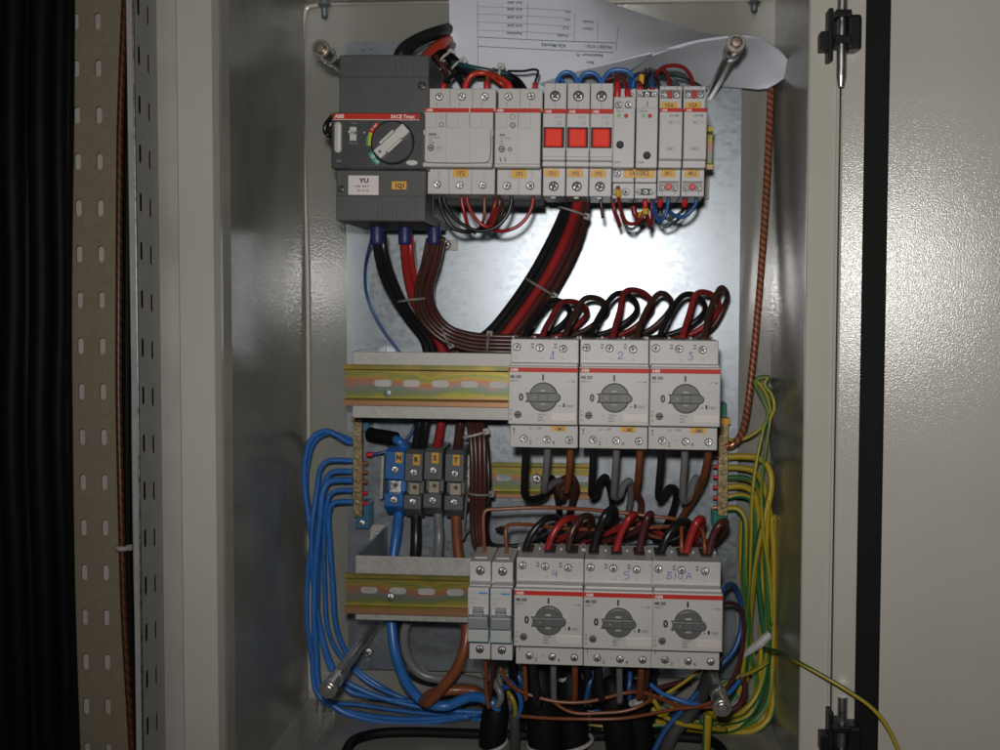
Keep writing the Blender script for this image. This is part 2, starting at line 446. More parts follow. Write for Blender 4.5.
        if not closed and caps:
            f = s.bm.faces.new(rings[0][::-1]); f.material_index = i
            f = s.bm.faces.new(rings[-1]); f.material_index = i
    def build(s, name, parent=None, loc=None, smooth=35):
        me = bpy.data.meshes.new(name)
        s.bm.normal_update()
        s.bm.to_mesh(me); s.bm.free()
        for m in s.mats: me.materials.append(m)
        if smooth:
            keep = [p.use_smooth for p in me.polygons]
            me.set_sharp_from_angle(angle=math.radians(min(smooth, 30) if smooth < 60 else smooth))
            me.polygons.foreach_set('use_smooth', keep)
        o = bpy.data.objects.new(name, me)
        col.objects.link(o)
        if parent: o.parent = parent
        if loc is not None: o.location = loc
        return o

def tag(o, label, cat, group=None, kind=None):
    if label: o['label'] = label
    if cat: o['category'] = cat
    if group: o['group'] = group
    if kind: o['kind'] = kind
    return o
def thing(name, label, cat, loc=(0, 0, 0), roty=0.0, group=None):
    o = bpy.data.objects.new(name, None); o.empty_display_size = 0.02
    col.objects.link(o); o.location = loc; o.rotation_euler = (0, roty, 0)
    return tag(o, label, cat, group)
def copy_tree(o, parent=None):
    c = o.copy(); col.objects.link(c)
    if parent: c.parent = parent
    for ch in list(o.children): copy_tree(ch, c)
    return c

_smesh = {}
def screw_mesh(style):
    if style in _smesh: return _smesh[style]
    b = MB()
    b.disc(0, 0, 1.0, -0.06, 0.3, 'well', 28)
    if style in ('silver', 'brass'):
        b.lathe((0, 0, 0), [(0.86, 0.1), (0.86, -0.16), (0.74, -0.26), (0.3, -0.33)], 'screw' if style == 'silver' else 'brass_screw', 28)
        w = 0.13
    else:
        b.lathe((0, 0, 0), [(0.72, 0.1), (0.72, -0.10), (0.62, -0.16), (0.3, -0.2)], 'screw' if style == 'dark' else 'black_screw', 28)
        w = 0.2
    y = -0.345 if style in ('silver', 'brass') else -0.215
    b.box(-0.62, 0.62, y, 0.05, -w, w, 'well'); b.box(-w, w, y-0.004, 0.05, -0.62, 0.62, 'well')
    o = b.build('terminal_screw')
    _smesh[style] = o.data
    bpy.data.objects.remove(o)
    return _smesh[style]
def screw(parent, p, r, style='silver', name='terminal_screw'):
    o = bpy.data.objects.new(name, screw_mesh(style)); col.objects.link(o)
    o.parent = parent; o.location = p; o.scale = (r, r, r)
    o.rotation_euler = (0, random.uniform(0, 3), 0)
    return o

class Loc:                                                 # a device's own frame, measured on the photo
    def __init__(s, ax, ay, Yf, Yb):
        s.ax, s.ay, s.Yf, s.Yb = ax, ay, Yf, Yb
        s.ox = (ax-VX)*(ZC+Yf)/F; s.oz = -(ay-VY)*(ZC+Yf)/F
    def x(s, px, Y): return (px-VX)*(ZC+Y)/F-s.ox
    def z(s, py, Y): return -(py-VY)*(ZC+Y)/F-s.oz
    def y(s, Y): return Y-s.Yb
    def p(s, px, py, Y): return Vector((s.x(px, Y), s.y(Y), s.z(py, Y)))
    def box(s, b, px0, px1, py0, py1, Y, Yback, m, bev=0.0006):
        b.box(s.x(px0, Y), s.x(px1, Y), s.y(Y), s.y(Yback), s.z(py1, Y), s.z(py0, Y), m, bev)
    def rect(s, b, px0, px1, py0, py1, Y, m, off=0.00025):
        b.rect(s.x(px0, Y), s.x(px1, Y), s.z(py1, Y), s.z(py0, Y), s.y(Y)-off, m)
    def text(s, b, t, px, py, Y, cap, m, align='l', rot=0.0, off=0.0003, sx=1.0):    # py = baseline
        b.text(t, s.x(px, Y), s.y(Y)-off, s.z(py, Y), mm(cap, Y), m, align, rot, sx=sx)
    def where(s, px, py):
        v = W(px, py, s.Yf); v.y = s.Yb
        return v

YP, YB, YR, YF, YT = 0.0, -0.119, -0.119, -0.192, -0.175   # plate, bracket face, rail web, device faces, terminal shoulders
TH1 = slope((424, 108), (707, 109), YF)
TH2 = slope((508.5, 367.2), (720, 370), YF)
TH3 = slope((514, 590), (722, 595.5), YF)

# ------------------------------------------------------------------ slotted sheet metal
def slotted(b, cells, fn, m, thick, solid=()):
    """cells: (u0,u1,v0,v1,cu,cv,hw,hh) each with one rounded slot; solid: (u0,u1,v0,v1); fn(u,v,w) -> point, w = depth into the sheet"""
    t = bmesh.new(); N = 32
    def rp(k, hu, hv):
        k %= N; sd, f = k//8, (k % 8)/8
        return [(hu, -hv+2*hv*f), (hu-2*hu*f, hv), (-hu, hv-2*hv*f), (-hu+2*hu*f, -hv)][sd]
    for (u0, u1, v0, v1, cu, cv, hw, hh) in cells:
        out, inn, bac = [], [], []
        r = min(hw, hh)
        for k in range(N):
            a, c = rp(k, (u1-u0)/2, (v1-v0)/2)
            out.append(t.verts.new(fn((u0+u1)/2+a, (v0+v1)/2+c, 0)))
            a, c = rp(k, hw, hh)
            ca = max(-(hw-r), min(hw-r, a)); cc = max(-(hh-r), min(hh-r, c))
            da, dc = a-ca, c-cc; l = math.hypot(da, dc) or 1
            a, c = ca+da/l*r, cc+dc/l*r
            inn.append(t.verts.new(fn(cu+a, cv+c, 0))); bac.append(t.verts.new(fn(cu+a, cv+c, thick)))
        for k in range(N):
            j = (k+1) % N
            t.faces.new((out[k], out[j], inn[j], inn[k])); t.faces.new((inn[k], inn[j], bac[j], bac[k]))
    for (u0, u1, v0, v1) in solid:
        t.faces.new([t.verts.new(fn(u, v, 0)) for u, v in ((u0, v0), (u1, v0), (u1, v1), (u0, v1))])
    bmesh.ops.remove_doubles(t, verts=t.verts, dist=1e-6)
    b.merge(t, m)

# ------------------------------------------------------------------ wall behind everything
b = MB(); b.box(-1.3, 1.3, 0.036, 0.06, -1.0, 0.9, 'plaster')
tag(b.build('wall'), 'pale plaster wall behind the cabinet and the cable tray', 'wall', kind='structure')

# ------------------------------------------------------------------ cabinet
XL, XR, ZT, ZB = W(307, 375, 0.02).x, W(772, 250, 0.02).x, 0.297, -0.403
FL0, FL1, FL2 = W(179.5, 375, -0.2).x, W(214.5, 375, -0.2).x, W(222, 375, -0.19).x
FR0, FR1 = W(804.5, 375, -0.2).x, W(835.5, 375, -0.2).x
cab = thing('electrical_cabinet', 'beige steel electrical cabinet standing open with galvanised mounting plate', 'cabinet', (0, 0, ZB))
def cpart(mb, name, parent=None): 
    o = mb.build(name, parent or cab)
    if parent is None: o.location = (0, 0, -ZB)
    return o
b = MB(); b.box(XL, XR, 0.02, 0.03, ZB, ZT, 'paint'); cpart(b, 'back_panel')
b = MB()
b.prism_xy = None
def vprism(b, pts, z0, z1, m):                     # outline in (x, y), vertical
    t = bmesh.new()
    a = [t.verts.new((x, y, z0)) for x, y in pts]; c = [t.verts.new((x, y, z1)) for x, y in pts]; n = len(pts)
    t.faces.new(a); t.faces.new(c[::-1])
    for i in range(n): t.faces.new((a[i], c[i], c[(i+1) % n], a[(i+1) % n]))
    bmesh.ops.recalc_face_normals(t, faces=t.faces)
    b.merge(t, m)
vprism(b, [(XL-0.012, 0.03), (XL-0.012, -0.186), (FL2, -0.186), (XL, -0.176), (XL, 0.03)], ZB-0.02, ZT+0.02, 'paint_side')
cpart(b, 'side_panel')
b = MB()
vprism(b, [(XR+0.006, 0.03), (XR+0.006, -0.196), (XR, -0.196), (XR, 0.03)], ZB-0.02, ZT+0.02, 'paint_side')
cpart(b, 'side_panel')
b = MB()
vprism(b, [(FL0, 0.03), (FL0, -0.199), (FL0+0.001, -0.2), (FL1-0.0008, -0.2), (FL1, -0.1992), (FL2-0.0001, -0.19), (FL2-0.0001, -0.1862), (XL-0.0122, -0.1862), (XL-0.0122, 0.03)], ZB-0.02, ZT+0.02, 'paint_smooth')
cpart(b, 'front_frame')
b = MB()
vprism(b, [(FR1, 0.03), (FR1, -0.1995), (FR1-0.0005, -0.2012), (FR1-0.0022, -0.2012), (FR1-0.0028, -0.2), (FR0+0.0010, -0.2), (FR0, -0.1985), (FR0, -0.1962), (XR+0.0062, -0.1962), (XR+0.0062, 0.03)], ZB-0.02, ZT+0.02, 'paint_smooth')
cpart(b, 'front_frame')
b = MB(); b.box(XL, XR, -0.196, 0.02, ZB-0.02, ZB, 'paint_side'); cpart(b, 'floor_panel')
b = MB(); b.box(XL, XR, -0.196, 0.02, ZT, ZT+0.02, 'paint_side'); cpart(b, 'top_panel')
# weld seam and the folded lip where the back meets the top and the left side
b = MB()
b.tube(catmull([Vector((XL+0.002, 0.018, ZB+0.01)), Vector((XL+0.002, 0.018, 0.0)), Vector((XL+0.002, 0.018, ZT-0.006)), Vector((XL+0.008, 0.018, ZT-0.002)), Vector((0, 0.018, ZT-0.002)), Vector((XR-0.003, 0.018, ZT-0.002))]), 0.0022, 'paint_smooth', 8)
cpart(b, 'weld_seam')
def bolt_down(px, py0, py1, Y, name='bolt'):
    b = MB(); t = W(px, py0, Y); e = W(px, py1, Y); L = t.z-e.z
    for r, z0, z1, m in ((0.0042, L*0.55, L, 'slate'), (0.0031, 0.0, L*0.55, 'slate'), (0.0062, L*0.62, L*0.8, 'slate')):
        s_ = MB(); s_.lathe((0, 0, 0), [(r*0.7, -z1), (r, -z1+0.001), (r, -z0-0.001), (r*0.7, -z0)], m, 14)
        s_.bm.transform(Matrix.Rotation(-math.pi/2, 4, 'X'))
        me = bpy.data.meshes.new('tmp'); s_.bm.to_mesh(me); s_.bm.free()
        b.mi(m); b.bm.from_mesh(me); bpy.data.meshes.remove(me)
    o = b.build(name, cab); o.location = (e.x, Y, e.z-ZB); return o
bolt_down(324.5, -1, 18, -0.03); bolt_down(754, -1, 12, -0.03)
for px, py in ((321, 716), (335, 719)):
    b = MB(); p = W(px, py, -0.01)
    b.lathe((0, 0, 0), [(0.005, -0.004), (0.005, 0.002), (0.0035, 0.002), (0.0035, 0.008), (0.002, 0.009)], 'steel', 10)
    b.bm.transform(Matrix.Rotation(math.pi/2, 4, 'X'))
    o = b.build('bolt', cab); o.location = (p.x, -0.01, 0.004)

# mounting plate
p0, p1 = W(345.5, 42, YP), W(735, 679, YP)
b = MB(); b.box(p0.x, p1.x, 0.0, 0.002, p1.z, p0.z, 'zinc')
for k in range(3):                                  # embossed dots near the top edge
    d = W((356.5, 363, 371)[k], (49.8, 50.2, 49.5)[k], YP); b.lathe((d.x, -0.0004, d.z), [(0.0002, -0.0006), (0.0009, 0), (0.0011, 0.0006)], 'screw', 10)
plate = cpart(b, 'mounting_plate')
for k, (px, py) in enumerate(((368, 652), (446, 245), (700, 660))):
    o = screw(plate, W(px, py, YP)-Vector((0, 0.0015, 0)), 0.0052, 'silver', 'plate_screw')
b = MB(); a, c = W(433, 240, YP), W(458, 251, YP); b.box(a.x, c.x, -0.0012, -0.0001, c.z, a.z, 'bracket', 0.0003); b.build('cover_strip', plate)
a = W(368, 668, YP)
b = MB(); b.disc(0, 0, 0.0036, -0.0012, 0, 'slate'); o = b.build('plate_hole_plug', plate); o.location = W(366, 662, YP)

# door, opened wide on the right
door = bpy.data.objects.new('door', None); col.objects.link(door); door.parent = cab
DA = math.radians(15.0)
door.location = (FR1+0.0003, -0.2016, -ZB); door.rotation_euler = (0, 0, -DA)
def on_door(px, py):
    d = ray(px, py); n = Vector((-math.sin(DA), -math.cos(DA), 0)); p0 = Vector((FR1+0.0003, -0.2016, 0)); c = Vector((0, -ZC, 0))
    p = c+d*((p0-c).dot(n)/d.dot(n))-p0
    return p.x*math.cos(DA)-p.y*math.sin(DA)
b = MB(); b.box(0, 0.46, 0.0, 0.018, ZB-0.03, ZT+0.05, 'paint_door', 0.002); b.build('door_skin', door)
b = MB(); b.box(on_door(860, 375), on_door(884.5, 375), -0.004, 0.001, ZB-0.01, ZT+0.03, 'rubber', 0.0015); b.build('gasket', door)
def hinge(py_top):
    h = MB(); Y = -0.214
    q = lambda px, py: W(px, py, Y)
    def bx(x0, x1, y0, y1, ya, yb, m='black_plastic', bev=0.001):
        a, c = q(x0, y0+py_top), q(x1, y1+py_top)
        h.box(a.x, c.x, ya, yb, c.z, a.z, m, bev)
    bx(829.5, 833.5, 7, 60, -0.213, -0.200)
    bx(821.5, 832, 30, 49, -0.212, -0.2005)
    bx(832, 848, 14, 21, -0.226, -0.2045); bx(832, 848, 39, 47, -0.226, -0.2045)
    bx(846, 859, 17, 51, -0.222, -0.2045, bev=0.002); bx(833, 848, 21, 39, -0.215, -0.2045)
    hg = h.build('hinge', cab); hg.location = (0, 0, -ZB)
    a, c, e = q(841, py_top-12), q(841, py_top+77), q(841, py_top+88)
    p = MB(); r = mm(4.6, Y)
    p.tube([Vector((a.x, -0.2185, a.z)), Vector((a.x, -0.2185, c.z)), Vector((a.x, -0.2185, c.z-0.001)), Vector((a.x, -0.2185, e.z))], [r, r, r*0.98, r*0.6], 'steel', 18)
    p.build('pin', hg)
hinge(0); hinge(706)

# ------------------------------------------------------------------ cable tray at the left, with its cables
XS = W(138, 375, -0.026).x
tray = thing('cable_tray', 'perforated galvanised cable tray running up the wall left of the cabinet', 'cable tray', (XS, 0.02, -0.55))
xl = W(-30, 375, 0.02).x
xa, xb = W(80.3, 330, 0.02).x, W(102, 330, 0.02).x
pit = 47.3*0.96/F
b = MB(); cells = []; solid = []
z0 = -(112.6-VY)*0.96/F
rows = [z0+k*pit for k in range(-15, 6)]
um = (xa+xb)/2
for z in rows:
    cells.append((xa-0.012, um, z-pit/2, z+pit/2, xa, z, 0.0032, 0.0086))
    cells.append((um, xb+0.012, z-pit/2, z+pit/2, xb, z, 0.0032, 0.0086))
zlo, zhi = rows[0]-pit/2, rows[-1]+pit/2
solid = [(xl, xa-0.012, zlo, zhi), (xb+0.012, XS, zlo, zhi)]
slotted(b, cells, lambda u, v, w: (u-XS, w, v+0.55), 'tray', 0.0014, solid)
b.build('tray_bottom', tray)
b = MB(); cells = []
pz = 49.0*0.935/F
def depth_on(px, X):
    d = ray(px, 375); return d.y*X/d.x-ZC
ya, yb2 = depth_on(143.3, XS), depth_on(153, XS)
za = -(103-VY)*0.926/F; zb_ = -(107-VY)*0.945/F
for k in range(-15, 6):
    z = za+k*pz
    cells.append((-0.026, (ya+yb2)/2, z-pz/2, z+pz/2, ya, z, 0.0026, 0.0092))
    cells.append(((ya+yb2)/2, 0.016, z-pz/2, z+pz/2, yb2, z-0.0035, 0.0027, 0.0092))
solid = [(0.016, 0.022, za-15.5*pz, za+5.5*pz)]
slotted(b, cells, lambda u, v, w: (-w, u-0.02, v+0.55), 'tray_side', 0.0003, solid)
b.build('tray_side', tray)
b = MB()
b.box(-0.0062, -0.0006, -0.0472, -0.0462, -0.05, 1.0, 'tray_side', 0.0002)
b.tube([Vector((0, -0.0463, -0.05)), Vector((0, -0.0463, 0.5)), Vector((0, -0.0463, 1.0))], 0.0011, 'steel', 10)
b.build('tray_lip', tray)
def straight(name, label, cat, pts, r, m, group=None, seg=12):
    w = [W(*p) for p in pts]
    o0 = w[0].copy()
    b = MB(); b.tube(catmull([p-o0 for p in w]), r, m, seg)
    return tag(b.build(name, None, o0, smooth=None), label, cat, group)
ord7 = ['outermost black cable at the left edge of the tray', 'thick black cable second from the left edge in the tray', 'thick black cable third from the left edge in the tray', 'black cable lying in the middle of the dark tray run',
        'black cable third from the bare slotted strip of the tray', 'thinner black cable second from the bare slotted strip of the tray', 'thin black cable right beside the bare slotted strip of the tray']
for k, (px, r, Y, w) in enumerate(((-4, 11, 0.006, 1), (13, 11.5, -0.003, -1.5), (29, 10, 0.008, 1.5), (41, 11, -0.005, -1.2), (54, 8.5, 0.006, 1.2), (60, 8, 0.002, -1.2), (67, 6, 0.0105, 0.8))):
    straight('power_cable', ord7[k], 'cable', [(px+2, -60, Y), (px+w, 120, Y-0.002), (px-0.5-w, 300, Y), (px-1+0.6*w, 430, Y-0.003), (px+3-w, 600, Y), (px+9, 800, Y)], mm(r, Y), WM['sleeve'], 'black cables in the tray')
straight('earth_conductor', 'bare braided copper earth conductor running inside the tray', 'wire', [(127, -40, 0.002), (124, 25, 0.0), (120.5, 120, 0.004), (119.5, 200, 0.006), (119, 300, 0.006), (119, 400, 0.008), (121.5, 520, 0.006), (124.5, 620, 0.006), (131, 730, 0.004), (134, 790, 0.0)], 0.0034, WM['copperdull'])
straight('power_cable', 'slim black cable beside the copper conductor in the tray', 'cable', [(131, -40, 0.008), (128.5, 100, 0.010), (127, 300, 0.010), (127, 450, 0.010), (130, 620, 0.010), (137, 790, 0.010)], 0.0042, WM['sleeve'])
for k, (X, Y) in enumerate(((XS-0.0066, -0.013), (XS-0.0066, 0.004))):  # extra cables added behind the tray side so its slots look black
    b = MB(); b.tube([Vector((0, 0, 0)), Vector((0.0004, 0.001, 0.5)), Vector((0, 0, 1.0))], 0.0052 if k == 0 else 0.006, WM['sleeve'], 12)
    tag(b.build('power_cable', None, (X, Y, -0.55)), ('black cable behind the front row of slots in the tray side', 'black cable behind the rear row of slots in the tray side')[k], 'cable', 'black cables in the tray')
def tie(label, px, py, Y, half, dx, dy, m='tie', head=True, r=0.0011, deep=None, group='cable ties', hs=1):
    """nylon band round a bundle; (dx, dy): direction across the bundle in the picture"""
    c = W(px, py, Y); l = math.hypot(dx, dy)
    a = Vector((dx/l, 0, -dy/l)); h = mm(half, Y); d = deep if deep else h
    b = MB(); n = 28
    ax = Vector((a.z, 0, -a.x))
    t = [h*math.cos(2*math.pi*k/n)*a+Vector((0, d*math.sin(2*math.pi*k/n), 0)) for k in range(n)]
    for off in (-0.6*r, 0.6*r): pass
    b.tube(t, r, m, 8, closed=True)
    if head:
        q = a*h*hs
        s = MB(); s.box(-0.0026, 0.0026, -0.0024, 0.0024, -0.0028, 0.0028, m, 0.0006)
        s.bm.transform(Matrix.Translation(q) @ Matrix.Rotation(math.atan2(-dy, dx)*-1, 4, 'Y'))
        me = bpy.data.meshes.new('tmp'); s.bm.to_mesh(me); s.bm.free(); b.bm.from_mesh(me); bpy.data.meshes.remove(me)
    return tag(b.build('cable_tie', None, c), label, 'cable tie', group)
tie('white cable tie round the copper conductor in the tray', 124, 547, 0.006, 6, 1, 0.05, deep=0.008, r=0.0026)

# ------------------------------------------------------------------ long cover posts
def post(label, px, py, Ytip, base_r=0.0047, cap=True):
    p = W(px, py, Ytip); L = -Ytip
    t = thing('cover_post', label, 'post', (p.x, 0, p.z), 0, 'bare steel cover posts')
    b = MB(); b.lathe((0, 0, 0), [(base_r*0.96, 0), (base_r, -0.001), (base_r, -L+0.03), (base_r*0.9, -L+0.029)], 'chrome', 24); b.build('rod', t)
    b = MB(); b.lathe((0, 0, 0), [(0.0064, -L+0.032), (0.0068, -L+0.031), (0.0068, -L+0.022), (0.0056, -L+0.021), (0.0056, -L+0.008), (0.0072, -L+0.0075), (0.0074, -L+0.001), (0.0068, -L), (0.0052, -L), (0.005, -L+0.004)], 'chrome', 28); b.build('end_nut', t)
    b = MB(); b.lathe((0, 0, 0), [(0.0042, -L+0.003), (0.0042, -L-0.003), (0.0034, -L-0.0042), (0.0012, -L-0.0044)], 'stud' if cap else 'chrome', 20); b.build('threaded_stud', t)
    return t
post('bright steel cover post at the upper right, in front of the paper', 736, 43, -0.185)
post('dull steel cover post at the upper left, above the charcoal switch', 320.5, 48.5, -0.18)
post('bright steel cover post at the lower left, standing over the blue wires', 327.5, 690, -0.178, 0.0052, False)
post('steel cover post at the lower right, among yellow green wires', 722.5, 708, -0.188, 0.0042, False)

# ------------------------------------------------------------------ brackets with DIN rails
def bracket(label, x0, x1, y0, y1, ry0, rx0, rx1, th, slots, pitch_px, sl_y, rail_label=None):
    o = W(x0, y0, YB)
    t = thing('rail_bracket', label, 'mounting bracket', (o.x, 0, o.z), -th)
    w, h = mm(x1-x0, YB), mm(y1-y0, YB)
    b = MB(); f = YB
    b.box(0, w, f, f+0.002, -h, 0, 'bracket', 0.0005)
    for xx in (0, w-0.002): b.box(xx, xx+0.002, f+0.002, -0.002, -h, 0, 'zinc')
    b.box(-0.016, 0.002, -0.002, -0.0002, -h, 0, 'bracket', 0.0003); b.box(w-0.002, w+0.016, -0.002, -0.0002, -h, 0, 'bracket', 0.0003)
    b.build('hat_bracket', t)
    for zz in (-0.010, -h+0.010): screw(t, (-0.008, -0.0022, zz), 0.0035, 'silver', 'bracket_screw')
    rail(t, mm(rx0-x0, YB), mm(rx1-x0, YB), -mm(ry0-y0, YB), f-0.0002, slots, pitch_px, YB)
    return t
def rail(t, x0, x1, zc, y, first_px, pitch_px, Y, name='din_rail'):
    b = MB(); th = 0.001
    prof = [(-0.0075, 0.0175), (-0.0075, 0.0136), (-0.0066, 0.0127), (-0.0008, 0.0124), (0, 0.0118)]
    outer = prof; inner = [(a+(0.001 if i < 2 else 0.0006), z-(0 if i < 2 else -0.001)) for i, (a, z) in enumerate(prof)]
    for sg in (1, -1):
        ring = [(a, sg*z) for a, z in prof]+[(0, sg*0.0129), (-0.0066, sg*0.0137), (-0.0065, sg*0.0175)]
        b.prism_x(ring, 0, x1-x0, 'chromate')
    pp = mm(pitch_px, Y); c = []; s = mm(first_px, Y); e = 0.0
    us = []
    while s < x1-x0-0.008:
        if s > 0.009: us.append(s)
        s += pp
    edges = [0.0]+[(u+v)/2 for u, v in zip(us, us[1:])]+[x1-x0]
    cells = [(edges[i], edges[i+1], -0.0118, 0.0118, u, 0.0012, 0.0075, 0.003) for i, u in enumerate(us)]
    slotted(b, cells, lambda u, v, w: (u, w-0.001, v), 'chromate', 0.0009)
    o = b.build(name, t); o.location = (x0, y, zc)
    return o
MID = bracket('grey bracket with yellow DIN rail across the middle of the plate', 352.5, 716, 351.5, 419, 384.5, 346, 720, TH2, 38, 29.4, 0)
b = MB(); b.lathe((0, 0, 0), [(0.0032, 0), (0.0032, -0.0012), (0.002, -0.0016)], 'slate', 16); o = b.build('rivet', MID); q = W(388, 393, YB); o.location = (q.x-MID.location.x, YB-0.001, q.z-MID.location.z)
LOW = bracket('grey bracket with yellow DIN rail at the bottom of the plate', 355.5, 716, 555.5, 622, 592, 346, 722, TH3, 24, 29.6, 0)
o = screw(LOW, (0, 0, 0), 0.0036, 'silver', 'rail_screw'); q = W(391.5, 596, YB); o.location = (q.x-LOW.location.x, YB-0.003, q.z-LOW.location.z)
TOP = bracket('steel bracket with DIN rail hidden behind the top row of modules', 444, 704, 114, 182, 147.5, 430, 710.5, TH1, 20, 29.4, 0)
o = W(463, 461, YP)
t = thing('din_rail', 'short yellow DIN rail screwed straight onto the plate behind the motor cables', 'DIN rail', (o.x, 0, o.z), -slope((463, 461), (550, 462), 0))
rail(t, 0, mm(595-463, 0), -mm(17.5, 0), -0.0006, 16, 25.8, 0, 'rail_profile')
q = W(537, 478.5, -0.003); o = screw(t, (q.x-t.location.x, -0.004, q.z-t.location.z), 0.0048, 'silver', 'rail_screw')
o = W(386, 452, YP)

# ------------------------------------------------------------------ main moulded-case switch
L = Loc(331.5, 113, YF, -0.002)
t = thing('moulded_case_switch', 'large charcoal main switch with red strip and rotary handle at the upper left', 'switch', L.where(331.5, 113), -TH1)
YC = -0.180
b = MB(); L.box(b, 339, 430, 55, 115, YC, -0.07, 'tmax', 0.0012)
L.box(b, 339.4, 429.6, 76.6, 77.4, YC-0.0003, YC+0.001, 'tmax2', 0.0001)
for k in range(5): L.box(b, 396+k*6, 396.5+k*6, 60, 74, YC-0.0002, YC+0.001, 'tmax2', 0.00005)
b.build('upper_cover', t)
b = MB(); L.box(b, 336.5, 428, 166, 221, YC, -0.085, 'tmax', 0.0012)
L.box(b, 337, 427.6, 195.6, 196.4, YC-0.0003, YC+0.001, 'tmax2', 0.0001)
for k in range(12): L.box(b, 380+k*3.7, 380.5+k*3.7, 199, 219, YC-0.00025, YC+0.001, 'tmax2', 0.00005)
b.build('lower_cover', t)
b = MB(); L.box(b, 343, 436, 62, 216, -0.15, -0.003, 'tmax2', 0.001); b.build('case', t)
b = MB(); L.box(b, 331.2, 428.5, 112.5, 168.5, YF, -0.16, 'tmax2', 0.0012); b.build('front_plate', t)
b = MB(); L.box(b, 333, 421, 113.3, 119.2, YF-0.0006, YF+0.001, 'redstrip', 0.0002)
L.rect(b, 333, 421, 119.2, 119.9, YF, 'inkpale', 0.0004)
L.text(b, 'ABB', 335, 118, YF-0.0006, 3.8, 'inkpale'); L.text(b, 'SACE Tmax', 392, 118, YF-0.0006, 3.6, 'inkpale', sx=0.98)
b.build('brand_strip', t)
b = MB(); L.box(b, 334.5, 341.5, 121.5, 152.5, YF-0.003, YF, 'ivory', 0.0024); b.build('trip_window', t)
b = MB(); L.box(b, 350, 357, 126.5, 140.5, YF-0.002, YF, 'ivory', 0.0006); L.box(b, 348.6, 351.5, 130, 133, YF-0.003, YF, 'ivory', 0.0006)
L.text(b, 'T1B', 351, 134, YF-0.0021, 2.6, 'ink'); b.build('rating_tab', t)
b = MB()
L.text(b, 'TEST', 352.5, 124, YF, 1.8, 'inkgrey'); L.text(b, 'Trip unit', 349, 144, YF, 2.0, 'inkgrey'); L.text(b, '160', 336.5, 162, YF, 2.6, 'inkgrey')
L.rect(b, 364.6, 366, 131.8, 133, YF, 'white_label')
b.build('printing', t)
# position scale round the handle
hc = L.p(394.5, 142.5, YF)
b = MB()
def arc(a0, a1, r0, r1, m, y):
    n = 8
    for k in range(n):
        u, v = math.radians(a0+(a1-a0)*k/n), math.radians(a0+(a1-a0)*(k+1)/n)
        b.sheet([(hc.x+r0*math.cos(u), y, hc.z+r0*math.sin(u)), (hc.x+r0*math.cos(v), y, hc.z+r0*math.sin(v)), (hc.x+r1*math.cos(v), y, hc.z+r1*math.sin(v)), (hc.x+r1*math.cos(u), y, hc.z+r1*math.sin(u))], m)
y = L.y(YF)-0.0004
s = mm(1, YF)
arc(128, 156, 22.6*s, 26.5*s, 'redstrip', y); arc(156, 172, 22.6*s, 26.2*s, 'yellow', y); arc(163, 187, 24.8*s, 27*s, 'green', y-0.0001); arc(172, 187, 22.6*s, 24.9*s, 'yellow', y)
arc(203, 236, 22.6*s, 27.5*s, 'teal', y)
a = math.radians(146); b.text('I', hc.x+24.5*s*math.cos(a), y-0.0002, hc.z+24.5*s*math.sin(a)-0.001, 2.8*s, 'inkpale', 'c', math.radians(55))
a = math.radians(136); b.text('ON', hc.x+24.5*s*math.cos(a), y-0.0002, hc.z+24.5*s*math.sin(a)-0.0008, 2.0*s, 'inkpale', 'c', math.radians(46))
a = math.radians(212); b.text('O', hc.x+25*s*math.cos(a), y-0.0002, hc.z+25*s*math.sin(a)-0.0014, 3.4*s, 'inkpale', 'c', math.radians(-40))
a = math.radians(227); b.text('OFF', hc.x+25*s*math.cos(a), y-0.0002, hc.z+25*s*math.sin(a)-0.0008, 1.9*s, 'inkpale', 'c', math.radians(-45))
b.build('position_scale', t)
b = MB(); b.disc(hc.x, hc.z, 22*s, L.y(YF)-0.0035, L.y(YF)-0.0002, 'black_plastic', 48, 0.001); b.disc(hc.x, hc.z, 20.6*s, L.y(YF)-0.0042, L.y(YF)-0.003, 'tmax2', 48, 0.0005)
hd = b.build('rotary_handle', t)
b = MB()
def orient(mb, ang):
    mb.bm.transform(Matrix.Translation((hc.x+1.0*s, L.y(YF)-0.004, hc.z-0.2*s)) @ Matrix.Rotation(-ang, 4, 'Y'))
b.box(-20*s, 20*s, -0.006, 0, -5.4*s, 5.4*s, 'ivory', 0.0008)
for sg in (1, -1):
    b.box(-11.5*s, 9.5*s, -0.0062, -0.0058, sg*5.0*s-0.9*s, sg*5.0*s+0.9*s, 'ink'); b.box(-10.3*s, 8.7*s, -0.0072, -0.0055, sg*5.9*s-1.3*s, sg*5.9*s+1.3*s, 'ivory', 0.0004)
q = [(-17.5*s, 0.1*s), (-14.4*s, 1.9*s), (-14.4*s, -1.9*s)]
b.sheet([(x, -0.0063, z) for x, z in q], 'ink')
orient(b, math.radians(43)); b.build('grip_bar', hd)
b = MB(); q = L.p(414, 162.3, YF); b.disc(q.x, q.z, 2.7*s, L.y(YF)-0.0012, L.y(YF), 'ivory', 28, 0.0004, 2.2); b.build('seal_button', t)
b = MB(); L.box(b, 349, 380, 175.3, 194.8, YC-0.0006, YC+0.0005, 'white_label', 0.0002)
L.text(b, 'YU', 360.5, 182.4, YC-0.0006, 4.2, 'ink', sx=1.25); L.text(b, '~ 380, 380 V', 354.5, 187.2, YC-0.0006, 2.2, 'inkgrey'); L.text(b, '50, 60 Hz', 358.5, 191.4, YC-0.0006, 2.2, 'inkgrey')
b.build('rating_plate', t)
